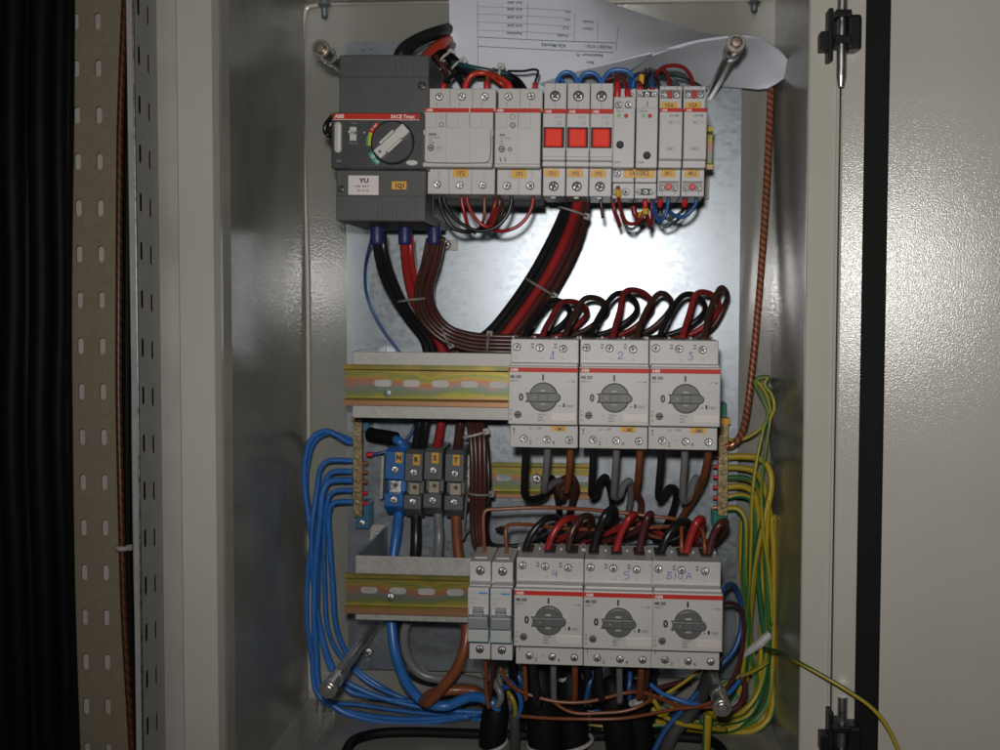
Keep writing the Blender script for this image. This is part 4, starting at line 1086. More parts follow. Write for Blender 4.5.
block('blue terminal with orange marker N, leftmost of the four terminals', 386, 405.5, 450.5, 517, 'blueblock', 'N', math.radians(2.6), (19, 50), (396, 451.6))
block('dark grey terminal with orange marker R, second of the four terminals', 405.5, 423.5, 452.5, 519.5, 'greyblock', 'R', math.radians(2.4), (20, 50), (413.5, 453.8))
block('dark grey terminal with orange marker S, between the R and T terminals', 424.5, 443, 451, 518, 'greyblock', 'S', math.radians(1.6), (19.5, 50), (432, 452.2))
block('dark grey terminal with orange marker T, beside the brown cable bundle', 445.5, 464.5, 453, 520.5, 'greyblock', 'T', math.radians(1.4), (20.5, 50), (453, 454.4))
o = W(372, 456, -0.004)
t = thing('end_bracket', 'zinc end bracket with two screws beside terminal T', 'end bracket', W(465.5, 455, -0.03), 0)
b = MB(); b.box(0, mm(6, -0.03), 0, 0.028, -mm(48, -0.03), 0, 'bracket', 0.0005); b.build('plate', t)
for k in (12, 22): screw(t, (mm(3, -0.03), -0.0002, -mm(k, -0.03)), 0.0024, 'silver')
t = thing('end_plate', 'thin pale end plate standing left of the blue terminal', 'end plate', W(381.5, 456, -0.045), math.radians(2.5))
b = MB(); b.box(0, mm(2.6, -0.045), 0, 0.042, -mm(44, -0.045), 0, 'bracket', 0.0003); b.build('plate', t)

# ------------------------------------------------------------------ brass terminal bars
def bar(label, x0, x1, y0, y1, ys, trim, top, bot, clip=None):
    Y = -0.03
    o = W(x0, y0, Y)
    t = thing('terminal_bar', label, 'terminal bar', (o.x, 0, o.z))
    q = lambda px, py: W(px, py, Y)-Vector((o.x, 0, o.z))
    a, c = q(x0, y0), q(x1, y1)
    b = MB(); b.box(0, c.x, Y, Y+0.009, c.z, 0, 'brass', 0.0006); b.build('brass_bar', t)
    for sy in ys: screw(t, q((x0+x1)/2, sy)-Vector((0, 0.0002, 0)), mm(2.8, Y), 'brass', 'clamp_screw')
    for (bx0, bx1, by0, by1) in (top, bot):
        b = MB(); a, c = q(bx0, by0), q(bx1, by1); b.box(a.x, c.x, -0.021, 0, c.z, a.z, trim, 0.001); s_ = b.build('insulating_foot', t)
    a = q((top[0]+top[1])/2, (top[2]+top[3])/2); 
    if bot[3]-y1 > 4: a2 = q((bot[0]+bot[1])/2, bot[3]-6); screw(t, Vector((a2.x, -0.0215, a2.z)), 0.0035, 'silver', 'foot_screw')
    if clip:
        b = MB(); a, c = q(clip[0], clip[2]), q(clip[1], clip[3]); b.box(a.x, c.x, Y-0.002, Y+0.01, c.z, a.z, 'orange' if trim == 'greentrim' else 'brass', 0.0006); b.build('end_cap', t)
    return t
bar('brass neutral bar with blue wires on its left, at the left of the plate', 352.6, 361.8, 418.5, 517, [424+11.2*k for k in range(9)], 'bluetrim', (352, 366, 419, 433), (353, 367, 504, 531), (350.6, 362.6, 417.4, 421))
bar('brass earth bar with yellow green wires on its right, by the motor switches', 718.6, 727.6, 423, 516, [429+11*k for k in range(8)], 'greentrim', (719, 728, 404, 420), (714, 729, 512, 531), (718, 730, 418, 424.5))

# ------------------------------------------------------------------ the drawing sheets tucked in at the top
def net_surface(net):
    R, C = len(net), len(net[0])
    P = [[W(*p) for p in row] for row in net]
    def cr(p, t):
        n = len(p)-1; t = max(0, min(0.99999, t))*n; i = int(t); f = t-i
        g = lambda k: p[k] if 0 <= k <= n else (2*p[0]-p[1] if k < 0 else 2*p[n]-p[n-1])
        a, b_, c, d = g(i-1), g(i), g(i+1), g(i+2)
        return 0.5*((2*b_)+(c-a)*f+(2*a-5*b_+4*c-d)*f*f+(3*b_-a-3*c+d)*f**3)
    return lambda u, v: cr([cr(r, u) for r in P], v)
def sheet_mesh(b, fn, m, nu=44, nv=24, thick=0.0004, off=0.0):
    t = bmesh.new()
    def nrm(u, v):
        e = 1e-3
        n = (fn(u+e, v)-fn(u-e, v)).cross(fn(u, v+e)-fn(u, v-e))
        return n.normalized() if n.length > 0 else Vector((0, -1, 0))
    g = [[fn(i/nu, j/nv)+nrm(i/nu*0.998+0.001, j/nv*0.998+0.001)*off for i in range(nu+1)] for j in range(nv+1)]
    va = [[t.verts.new(p) for p in r] for r in g]
    for j in range(nv):
        for i in range(nu): t.faces.new((va[j][i], va[j+1][i], va[j+1][i+1], va[j][i+1]))
    bmesh.ops.recalc_face_normals(t, faces=t.faces)
    geo = bmesh.ops.solidify(t, geom=t.faces[:], thickness=thick)
    b.merge(t, m, True)
net1 = [[(449, -14, -.050), (520, -14, -.052), (575, -10, -.044), (625, 8, -.012), (690, 29, -.004), (741, 38, -.012)],
        [(449.5, 25, -.066), (520, 25, -.070), (584, 22, -.068), (645, 30, -.052), (700, 37, -.042), (743, 40, -.034)],
        [(451, 60, -.064), (520, 62, -.072), (590, 52, -.082), (650, 45, -.086), (705, 41, -.070), (745, 41, -.050)],
        [(453, 104, -.050), (515, 106, -.060), (590, 70, -.086), (650, 54, -.100), (706, 43, -.085), (747, 42.5, -.060)]]
f1 = net_surface(net1)
o = W(450, 30, -0.06)
b = MB(); sheet_mesh(b, f1, 'paper')
top = tag(b.build('drawing_sheet', None, None, smooth=80), 'white sheet printed with an upside down table, tucked in above the modules', 'paper')
# the table on it is upside down: laid out in picture pixels, then dropped onto the curved sheet
def uv_of(px, py):
    best = None; u, v = (px-449)/290, (py+14)/110
    u = max(0, min(1, u)); v = max(0, min(1, v))
    for _ in range(40):
        p = f1(u, v); d = _proj(p); ex, ey = px-d[0], py-d[1]
        if abs(ex)+abs(ey) < 0.02: break
        h = 1e-3
        a = _proj(f1(min(1, u+h), v)); c = _proj(f1(u, min(1, v+h)))
        J = ((a[0]-d[0])/h, (c[0]-d[0])/h, (a[1]-d[1])/h, (c[1]-d[1])/h)
        det = J[0]*J[3]-J[1]*J[2]
        if abs(det) < 1e-6: break
        u += max(-0.1, min(0.1, (J[3]*ex-J[1]*ey)/det)); v += max(-0.1, min(0.1, (-J[2]*ex+J[0]*ey)/det))
        u = max(0.002, min(0.995, u)); v = max(0.002, min(0.995, v))
    return u, v
def _proj(p):
    d = p-Vector((0, -ZC, 0)); c = Vector((_xc.x*0, 0, 0))
    # inverse of ray(): camera axes in world columns
    x = Vector((_xc.x, _yc.x, _zc.x)).dot(d); y = Vector((_xc.y, _yc.y, _zc.y)).dot(d); z = Vector((_xc.z, _yc.z, _zc.z)).dot(d)
    return (PCX+F*x/-z, PCY-F*y/-z)
def on_sheet(px, py, lift=0.0009):
    p = f1(*uv_of(px, py)); d = (Vector((0, -ZC, 0))-p).normalized()
    return p+d*lift
b = MB()
def pline(pts, w=0.5):
    n = []
    for (x0, y0), (x1, y1) in zip(pts, pts[1:]):
        k = max(2, int(math.hypot(x1-x0, y1-y0)/7))
        for i in range(k): n.append((x0+(x1-x0)*i/k, y0+(y1-y0)*i/k))
    n.append(pts[-1])
    for a, c in zip(n, n[1:]):
        l = math.hypot(c[0]-a[0], c[1]-a[1]); ox, oy = -(c[1]-a[1])/l*w/2, (c[0]-a[0])/l*w/2
        b.sheet([on_sheet(a[0]-ox, a[1]-oy), on_sheet(c[0]-ox, c[1]-oy), on_sheet(c[0]+ox, c[1]+oy), on_sheet(a[0]+ox, a[1]+oy)], 'paper_line')
pline([(477.6, 1), (477.8, 70)]); pline([(478, 37), (545, 40.5), (616, 43)], 0.7); pline([(478, 46.3), (545, 49.6), (614, 52.5)], 0.7)
for y0 in (6.5, 14, 22, 30.2): pline([(478, y0), (527.5, y0+1.8), (572, y0+4.5)], 0.35)
pline([(527.8, 3), (527, 38)], 0.4); pline([(575.2, 13), (574, 40.5)], 0.4); pline([(598, 20), (597.4, 41.6)], 0.4); pline([(618.5, 26), (616, 51)], 0.5)
def ptext(tx, px, py, cap, m='paper_text', rot=0.0, sx=1.0):
    ca, sa = math.cos(rot), math.sin(rot)
    b.text(tx, 0, 0, 0, cap, m, 'l', math.pi, fn=lambda a, c: on_sheet(px+a*ca+c*sa, py-c*ca+a*sa), sx=sx)
for k, tx in enumerate(('Bearbeitet', 'B-01.2008', 'B-01.2008', 'B-01.2008', 'B-01.2009')):
    ptext(tx, 522, (32.6, 24.6, 16.4, 8.4, 1.6)[k], 2.6, rot=0.035)
for tx, px, py, cap in (('Projekt', 568, 34.8, 2.6), ('A.Z.', 569, 27, 2.8), ('e.w', 570, 19.2, 2.8), ('A.J', 570, 11.2, 2.6), ('Datum', 593, 28, 2.6), ('Freigabe', 594, 21, 2.4), ('A3a Mondnj', 566, 44.4, 3.6), ('PROJEKT 07/35 :', 612, 46, 2.8), ('Bezeichnung  Pl.', 603, 54.5, 3.0), ('Blatt', 594, 61.5, 2.8)):
    ptext(tx, px, py, cap, rot=0.045)
for k in range(9):                                 # small note lines on the lower left edge
    pline([(545+k*2.6, 91-k*1.6), (548.5+k*2.6, 86.5-k*1.6)], 0.35)
b.build('printing', top)
net2 = [[(640, 57, -.088), (651, 53.5, -.094), (675, 46, -.095), (704, 39, -.092), (748, 35.5, -.084), (776, 47, -.060), (794, 68.5, -.034)],
        [(618, 76, -.046), (640, 71, -.054), (668, 65, -.056), (702, 58, -.056), (748, 54, -.054), (772, 65, -.044), (783, 77, -.030)],
        [(596, 96, -.014), (625, 90, -.014), (660, 86, -.012), (704, 84, -.012), (740, 86, -.014), (756, 88, -.020), (768, 89, -.026)]]
f2 = net_surface(net2)
b = MB(); sheet_mesh(b, f2, 'paper', 40, 18, thick=0.0022)
tag(b.build('drawing_sheets', None, None, smooth=80), 'curled stack of blank paper sheets below the printed sheet, behind the post', 'papers')
net3 = [[(540, 82, -.086), (575, 71, -.094), (612, 62, -.100), (651, 52.2, -.103)], [(548, 88, -.074), (582, 80, -.078), (616, 69, -.086), (651.5, 53.6, -.098)], [(556, 94, -.060), (592, 86, -.062), (622, 74, -.074), (652, 55, -.092)]]
b = MB(); sheet_mesh(b, net_surface(net3), 'paper', 30, 10, thick=0.0012)
tag(b.build('folded_sheet', None, None, smooth=80), 'pale folded sheet edge crossing behind the blue bridge wires', 'paper')

# ------------------------------------------------------------------ wires
def wire(label, pts, rpx, m, group=None, cat='wire', name='wire', seg=10, tips=(), sub=8, taper=None):
    w = [W(*p) for p in pts]
    o0 = w[0].copy()
    Ym = sum(p[2] for p in pts)/len(pts)
    r = mm(rpx, Ym)
    path = catmull([p-o0 for p in w], sub)
    if taper:
        acc = 0; R = []
        for k, q in enumerate(path):
            if k: acc += (q-path[k-1]).length
            R.append(r*min(1.0, 0.25+0.75*math.sqrt(min(1.0, acc/taper))))
    else: R = r
    b = MB(); b.tube(path, R, WM[m], seg)
    o = tag(b.build(name, None, o0, smooth=None), label, cat, group)
    for (end, length, k, tm, tn) in tips:              # ferrules and sleeves on an end
        seq = path if end == 0 else path[::-1]
        acc = 0; q = [seq[0]]
        for a, c in zip(seq, seq[1:]):
            acc += (c-a).length; q.append(c)
            if acc >= length: break
        b = MB(); b.tube(q, r*k, tm if tm in M else WM[tm], seg); b.build(tn, o, smooth=None)
    return o
def fer(end=0, l=0.006, k=1.12, m='ferrule', n='ferrule'): return (end, l, k, m, n)
def off(pts, dx, dy, dY=0.0): return [(x+dx, y+dy, Y+dY) for x, y, Y in pts]

# feeders entering behind the main switch at the top
G = 'feeders entering the main switch from above'
wire('thick black feeder arching from the main switch up behind the paper', [(398, 64, -.10), (402, 52, -.10), (416, 41, -.09), (436, 33, -.08), (462, 27, -.045), (490, 20, -.03)], 6.5, 'black', G, 'cable')
wire('thick black feeder tight above the other arching black one', [(404, 58, -.085), (412, 46, -.08), (428, 37, -.07), (450, 29, -.05), (480, 20, -.025)], 5, 'black', G, 'cable')
wire('thick orange red feeder rising from the main switch behind the paper', [(423, 62, -.11), (430, 54, -.10), (440, 46, -.09), (455, 38, -.05), (480, 30, -.025)], 6, 'brightred', G, 'cable')
wire('thick maroon feeder at the paper edge above the switch', [(438, 74, -.10), (444, 62, -.10), (449, 50, -.085), (457, 42, -.05), (470, 36, -.03)], 4, 'maroon', G, 'cable')
wire('black control bundle sleeve lying along the top of the breakers', [(432, 62, -.10), (444, 54, -.115), (455, 62, -.125), (464, 70, -.13), (485, 73, -.13), (505, 76, -.128), (516, 82, -.128), (524, 93, -.14)], 5.2, 'sleeve', None, 'cable', 'cable_sleeve', 14)
wire('dark teal wire along the top edge of the black control bundle', [(452, 62, -.13), (466, 66, -.135), (485, 70, -.135), (510, 74, -.13)], 2.5, 'teal')
wire('maroon wire dropping from the feeders beside the switch cover', [(436, 56, -.115), (441, 64, -.12), (446, 72, -.12), (448, 82, -.125)], 2.6, 'maroon')
wire('thin black wire into the first pole of breaker 1F2', [(460, 70, -.13), (452, 76, -.14), (444, 84, -.15), (443, 92, -.15)], 2.4, 'black', None, tips=(fer(1),))
wire('black wire bending into the middle pole of breaker 1F2', [(450, 66, -.125), (458, 76, -.13), (465, 88, -.135), (468, 94, -.14)], 3.2, 'black')
wire('orange red wire arching along breaker 1F2 top', [(465, 92, -.15), (466, 84, -.15), (472, 75, -.15), (484, 73, -.15), (492, 76, -.145), (500, 82, -.14), (510, 90, -.14)], 2.8, 'brightred', None, tips=(fer(0, 0.0075, 1.2),))
wire('brown wire into the third pole of breaker 1F2', [(487, 92, -.15), (487, 83, -.15), (489, 74, -.145), (494, 70, -.13)], 2.6, 'rust', None, tips=(fer(0, 0.007, 1.3),))
wire('red wire into the first pole of breaker 1F1', [(511, 92, -.15), (508, 84, -.15), (500, 78, -.148), (492, 74, -.14)], 2.6, 'brightred', None, tips=(fer(0, 0.007, 1.3),))
wire('thin black wire with a square bend above breaker 1F1', [(534, 92, -.15), (535, 83, -.15), (538, 71, -.148), (534, 69.5, -.145), (524, 71, -.14), (508, 71, -.13)], 1.2, 'black', None, tips=(fer(0, 0.006, 2.0),), sub=5)
tie('grey cable tie on the black bundle by the switch cover, near the paper edge', 446, 57, -.12, 6.5, 1, -0.8)
tie('grey cable tie on the black bundle, second from the switch cover', 458, 65, -.128, 7, 1, -0.7)
tie('grey cable tie on the black bundle above breaker 1F1', 500, 75, -.13, 7.5, 0.12, -1, hs=1.1)

# blue bridges over the red window modules
G = 'blue bridges over the red window modules'
wire('blue bridge looping from module 1D1 to module 1P2', [(556, 90, -.15), (557.5, 80, -.15), (563, 73, -.15), (571, 73, -.15), (576.5, 80, -.15), (577, 90, -.15)], 2.1, 'blue', G)
wire('blue bridge looping from module 1P2 to module 1P3', [(579.5, 90, -.15), (580, 80, -.15), (585, 73.6, -.15), (594, 73.6, -.15), (600, 80, -.15), (600.6, 90, -.15)], 2.1, 'blue', G)
wire('blue wire arching from module 1P3 over to the plain relays', [(602, 90, -.15), (603, 81, -.15), (609, 72, -.15), (620, 69.5, -.15), (630, 73, -.15), (633, 82, -.15), (631, 92, -.15)], 2.1, 'blue', G)
wire('short blue stub crossing under the first blue bridge', [(566, 90, -.146), (563, 82, -.144), (559, 77, -.142)], 2.0, 'blue', G)
# tops of the relays
wire('thick red wire with red sleeve into the first plain relay', [(617, 100, -.165), (617.5, 88, -.165), (616.5, 77, -.155), (612, 72, -.12)], 3, 'darkred', None, tips=(fer(0, 0.013, 1.15),))
wire('red wire crossing behind the blue arch to the first plain relay', [(628, 98, -.162), (627, 88, -.16), (622, 78, -.145), (610, 80, -.12), (603, 84, -.11)], 2.4, 'darkred', None, tips=(fer(0, 0.006, 1.3),))
wire('blue wire dropping beside the first plain relay', [(630, 90, -.158), (630, 82, -.155), (636, 75, -.14), (645, 73, -.12)], 2.2, 'deepblue')
wire('red wire with a yellow sleeve into the second plain relay', [(640, 96, -.16), (640, 84, -.16), (642, 76, -.15), (646, 70, -.12)], 2.0, 'darkred', None, tips=((0, 0.007, 1.35, 'ferrule', 'ferrule'), (0, 0.0, 1.0, 'orange', 'marker_sleeve')))
b = MB(); q = W(641, 79.5, -.158); b.tube([Vector((0, 0, -0.0035)), Vector((0.0005, 0, 0.0035))], 0.0024, 'yellowlab', 12); tag(b.build('wire_marker', None, q), 'yellow marker ring on the red wire above the second plain relay', 'wire marker')
wire('black wire curling into the second plain relay', [(645, 96, -.158), (646, 84, -.158), (649, 74, -.15), (656, 71, -.12)], 2.2, 'black')
wire('blue wire into the second plain relay', [(652, 96, -.16), (652, 84, -.16), (652, 75, -.15), (650, 69, -.12)], 2.0, 'deepblue', None, tips=(fer(0, 0.006, 1.3),))
wire('long red wire arching from the plain relay to relay 4K1', [(693, 94, -.172), (693, 86, -.168), (691, 77, -.165), (684, 68, -.16), (673, 65.5, -.155), (662, 68, -.15), (655, 76, -.14)], 2.0, 'darkred')
wire('shorter red wire arching down into relay 3K1', [(669.6, 94, -.172), (669.5, 86, -.168), (668, 76, -.16), (663, 70, -.15), (657, 73, -.14)], 2.0, 'darkred')
wire('black wire slanting behind relay 3K1', [(662, 92, -.14), (658, 82, -.14), (655, 76, -.13), (652, 70, -.11)], 1.6, 'black')
wire('dark green wire passing behind the red wires of relay 3K1', [(681, 90, -.13), (674, 80, -.13), (664, 74, -.13), (656, 74, -.12)], 1.6, 'teal')
wire('thin teal wire running right behind relay 4K1', [(660, 74, -.11), (676, 76, -.10), (692, 81, -.08), (706, 90, -.06)], 1.3, 'teal')

# feet of the top row
G = 'thin bridge wires under the wide breakers'
wire('black bridge wire hanging from the first pole of 1F2, left one', [(439, 192, -.15), (440, 203, -.15), (446, 219, -.15), (455, 229, -.148), (466, 231.5, -.145), (478, 230, -.14), (490, 224, -.12)], 2.1, 'black', G)
wire('black bridge wire hanging from the first pole of 1F2, right one', [(443, 192, -.15), (445, 203, -.15), (452, 215, -.15), (462, 224, -.15), (478, 231, -.15), (494, 228, -.15), (506, 217, -.15), (511, 204, -.15), (512, 192, -.15)], 2.1, 'black', G)
wire('red wire under 1F2 turning straight down', [(461, 192, -.15), (462, 203, -.15), (465, 215, -.148), (468, 226, -.14), (475, 233, -.12)], 1.9, 'red', G)
wire('red bridge wire under 1F2 running back to the right', [(466, 192, -.15), (468, 204, -.15), (473, 215, -.15), (481, 224, -.15), (489, 227, -.148), (494, 219, -.14), (497, 206, -.13)], 1.9, 'red', G)
wire('red bridge wire from the second pole of 1F1', [(533, 192, -.15), (532.5, 204, -.15), (527, 217, -.15), (518, 226, -.15), (507, 230.5, -.15), (492, 230, -.14), (482, 224, -.12)], 1.9, 'red', G)
wire('thin brown wire under the third pole of 1F2', [(484.5, 192, -.15), (484.5, 205, -.15), (484, 218, -.148), (480, 228, -.13)], 1.7, 'rust', G)
wire('thick brown sleeve stub under the gap of 1F2 and 1F1', [(500, 198, -.13), (499, 208, -.128), (495, 220, -.12), (490, 229, -.10)], 4.2, 'brown', G)
wire('dark red stub beside the brown sleeve under 1F2', [(496, 200, -.14), (494, 208, -.14), (491, 218, -.135), (487, 226, -.125)], 2.3, 'darkred', G)
G = 'small wires under the relays'
wire('red wire with a yellow ring under the first plain relay', [(618, 186, -.168), (619, 199, -.165), (621.5, 212, -.155), (626, 222, -.15), (633, 224, -.148), (640, 220, -.145), (645, 210, -.145)], 2.0, 'darkred', G)
wire('red wire bending down at the left foot of the first plain relay', [(613, 202, -.14), (614.5, 211, -.14), (618, 220, -.135), (620, 226, -.13)], 2.2, 'darkred', G, tips=((1, 0.006, 0.9, 'black', 'end_sleeve'),))
wire('dark wire arc under the two plain relays', [(621, 214, -.135), (626, 226, -.135), (632, 229, -.135), (640, 223, -.135), (646, 219, -.13)], 1.5, 'black', G)
wire('red wire with yellow ring below the second plain relay', [(645, 200, -.16), (645.5, 210, -.158), (648, 219, -.15), (650.5, 228, -.145)], 2.2, 'darkred', G, tips=((0, 0.006, 1.25, 'ferrule', 'ferrule'), (1, 0.005, 1.0, 'black', 'end_sleeve')))
wire('thick red stub between the two plain relays', [(633, 206, -.13), (635, 214, -.13), (640, 220, -.128)], 3, 'darkred', G)
wire('red wire at the right foot of the second plain relay', [(651, 200, -.14), (652, 210, -.14), (652, 224, -.13)], 1.7, 'darkred', G)
for lb, px, py, Y in (('yellow marker ring on the red wire under the first plain relay', 618.4, 193, -.1665), ('yellow marker ring on the red wire under the second plain relay', 645.4, 210.5, -.158), ('yellow marker ring lying low between the plain relays', 641, 215.5, -.14)):
    b = MB(); q = W(px, py, Y); b.tube([Vector((-0.0004, 0, 0.0032)), Vector((0.0004, 0, -0.0032))], 0.0024, 'yellowlab', 12); tag(b.build('wire_marker', None, q), lb, 'wire marker', 'yellow wire markers')
wire('blue wire looping from under relay 3K1 to the left', [(669, 193, -.15), (668, 204, -.15), (665, 216, -.15), (660, 221, -.148), (655, 214, -.145), (653.5, 203, -.14)], 2.0, 'deepblue', G)
wire('blue wire looping wide under relays 3K1 and 4K1', [(696.5, 193, -.15), (696, 203, -.15), (690, 212, -.15), (681, 217, -.148), (672, 214, -.145), (666, 208, -.14)], 2.2, 'deepblue', G)
wire('dark wire looping low under the interface relays', [(659, 200, -.14), (661, 214, -.14), (668, 219, -.14), (680, 213, -.14), (688, 204, -.14)], 1.6, 'black', G)
wire('grey teal wire hanging lowest under the interface relays', [(656, 208, -.13), (659, 221, -.13), (664, 226, -.13), (672, 224, -.13), (680, 218, -.128)], 1.6, 'teal', G)
wire('short red ferruled wire at the left foot of relay 3K1', [(660, 197, -.15), (660, 204, -.148), (658, 212, -.14)], 1.5, 'black', G, tips=(fer(0, 0.007, 1.8),))
wire('short red ferruled wire at the left foot of relay 4K1', [(684.5, 197, -.15), (684.5, 204, -.148), (682, 212, -.14)], 1.5, 'black', G, tips=(fer(0, 0.007, 1.8),))
wire('short brown tail hanging from module 1P3', [(600.5, 194, -.15), (601, 203, -.15), (603, 218, -.148)], 1.8, 'brown', G)

# outgoing cables of the main switch
G = 'outgoing cables of the main switch'
sl = lambda: (0, 0.0165, 1.5, 'navy', 'navy_sleeve')
N = lambda pts, **k: pts
blk = [(377, 224, -.115), (377.5, 244, -.115), (382, 270, -.10), (394, 297, -.08), (411, 322, -.06), (424, 340, -.05), (428, 365, -.045), (424, 395, -.045), (419, 425, -.05), (414, 462, -.035)]
wire('black cable from the first navy sleeve of the main switch, outer', blk, 4.6, 'black', G, 'cable', tips=((0, 0.0165, 1.4, 'navy', 'navy_sleeve'),))
wire('black cable from the first navy sleeve of the main switch, inner', [(382, 232, -.112), (384, 250, -.112), (391, 275, -.098), (402, 300, -.08), (416, 322, -.06), (430, 342, -.05), (436, 370, -.045), (432, 400, -.045), (426, 425, -.05), (421, 462, -.035)], 4.4, 'black', G, 'cable')
wire('red cable from the middle navy sleeve of the main switch, left', [(405, 224, -.115), (405, 244, -.115), (407, 270, -.10), (413, 297, -.085), (424, 320, -.065), (438, 340, -.05), (447, 370, -.045), (445, 400, -.045), (441, 425, -.05), (435, 462, -.035)], 4.8, 'red', G, 'cable', tips=((0, 0.0165, 1.3, 'navy', 'navy_sleeve'),))
wire('red cable from the middle navy sleeve of the main switch, right', [(410, 236, -.112), (411, 255, -.11), (414, 275, -.10), (418, 292, -.088), (428, 314, -.07), (440, 332, -.055), (455, 345, -.04)], 3.6, 'red', G, 'cable')
wire('brown cable from the third navy sleeve of the main switch to terminal T', [(434, 224, -.115), (434, 244, -.115), (427, 268, -.105), (421, 290, -.09), (426, 315, -.07), (444, 338, -.055), (464, 370, -.045), (463, 400, -.045), (460, 425, -.05), (456, 464, -.035)], 5, 'brown', G, 'cable', tips=((0, 0.0165, 1.28, 'navy', 'navy_sleeve'),))
bb = [(436, 238, -.11), (431, 262, -.105), (424, 290, -.095), (428, 314, -.085), (445, 333, -.08), (470, 342, -.08), (500, 344, -.08), (540, 344, -.075)]
names = ('topmost brown cable of the bundle curving under the main switch', 'brown cable just inside the top of the curving bundle', 'brown cable in the middle of the curving bundle', 'brown cable low in the curving bundle', 'lowest brown cable of the bundle curving under the main switch')
for k in range(5):
    d = (k-2)*4.0
    p = [(x-d*(0.9 if i < 4 else 0.5 if i == 4 else 0.12), y+d*(0.1 if i < 3 else 0.45 if i == 3 else 0.75 if i == 4 else 0.95), Y-0.006*(k % 2)) for i, (x, y, Y) in enumerate(bb)]
    wire(names[k], p, 2.9, 'brown' if k != 1 else 'maroon', 'brown cables curving to the motor switches', 'cable')
wire('thin blue wire dropping from the first navy sleeve down the plate', [(374, 230, -.10), (370, 245, -.06), (365.5, 268, -.02), (366, 290, -.008), (372, 310, -.005), (385, 333, -.005), (400, 354, -.005), (412, 385, -.006), (417, 410, -.008), (414, 428, -.012), (400, 446, -.02), (385, 452, -.026), (366, 455, -.028)], 1.7, 'deepblue', None, tips=((1, 0.006, 1.6, 'ferrule', 'ferrule'),))
tie('grey cable tie round the switch cables below the navy sleeves', 415, 300, -.085, 17, 1, -0.12, 'tie_dark', deep=0.018)
tie('grey cable tie on the brown bundle where it levels out', 447, 336, -.082, 10.5, 0.45, 1, 'tie_dark', deep=0.012)
tie('grey cable tie on the brown bundle beside motor switch 1', 489, 344, -.082, 10.5, 0.08, -1, 'tie_dark', deep=0.012)

# big diagonal bundle
G = 'cables slanting from the red window modules down to the motor switches'
dg = [(578, 190, -.135), (575, 205, -.125), (563, 238, -.10), (542, 278, -.085), (519, 312, -.075), (499, 336, -.07), (480, 350, -.065)]
for k, (d, c, lb, r, dY) in enumerate(((-11, 'black', 'outermost black cable of the slanting bundle', 4.8, 0), (-4.5, 'black', 'black cable beside the red one in the slanting bundle', 4.2, -.004), (3, 'red', 'red cable in the middle of the slanting bundle', 4.8, -.006), (10, 'maroon', 'maroon cable beside the red one in the slanting bundle', 4.4, -.003), (17, 'brown', 'rightmost dark brown cable of the slanting bundle', 4.6, .002))):
    p = []
    for i, (x, y, Y) in enumerate(dg):
        f = (0.62, 0.7, 0.9, 0.95, 0.95, 0.95, 0.95)[i]
        p.append((x+d*f*0.85, y+d*f*0.5*(0.0 if i == 0 else 1), Y+dY))
    wire(lb, p, r, c, G, 'cable')
tie('grey cable tie on the slanting bundle below the red windows', 572.5, 212, -.125, 15, 1, 0.32, 'tie_dark', deep=0.012)
tie('grey cable tie on the slanting bundle halfway down', 540, 287, -.085, 17, 1, 0.6, 'tie_dark', deep=0.012)

# loops over the middle row
G = 'cable loops over the middle row of motor switches'
def loop(lb, c, e, pk, rt, back, r=3.0, ys=(-.15, -.125, -.09, -.06, -.05), g=G):
    (ex, ey), (kx, ky), (rx, ry), (bx, by) = e, pk, rt, back
    pts = [(ex, ey+9, ys[0]), (ex+0.5, ey, ys[0]), (ex+(kx-ex)*0.34, ey+(ky-ey)*0.55, ys[1]), (kx-(rx-kx)*0.55, ky+1.2+(0), (ys[1]+ys[2])/2), (kx+(rx-kx)*0.35, ky+0.3, ys[2]), (rx, ky+(ry-ky)*0.45, (ys[2]+ys[3])/2), (rx-1, ry, ys[3]), (rx+(bx-rx)*0.38, ry+(by-ry)*0.62, (ys[3]+ys[4])/2), (bx, by, ys[4])]
    wire(lb, pts, r, c, g, 'cable')
for n, S in enumerate(((((524, 338), (556, 301), (569, 318), (522, 341)), ((541.5, 338), (570, 302), (586, 317), (535, 342)), ((564, 338), (592, 298), (606, 314), (548, 341))),
                       (((590, 338), (622, 294), (636, 314), (575, 340)), ((612, 338), (634, 291), (651, 312), (598, 341)), ((636, 338), (662, 294), (671, 310), (618, 341))),
                       (((659, 338), (690, 295), (704, 314), (645, 340)), ((682, 338), (704, 293), (718, 312), (668, 341)), ((704, 338), (722, 288.5), (727, 302), (690, 341))))):
    for (e, pk, rt, bk), c in zip(S, ('black', 'red', 'brown')):
        loop('%s cable looping up from the top of motor switch %d' % ({'black': 'black', 'red': 'red', 'brown': 'dark brown'}[c], n+1), c if c != 'red' else 'darkred' if n < 2 else 'red', e, pk, rt, bk)
for k, (lb, c, dy) in enumerate((('black cable lying behind the loops along the middle row', 'black', 0), ('brown cable lying behind the loops along the middle row', 'brown', 4))):
    wire(lb, [(500, 342+dy, -.07), (540, 340+dy, -.055), (600, 338+dy, -.05), (660, 338+dy, -.048), (700, 338+dy, -.05)], 3, c, G, 'cable')

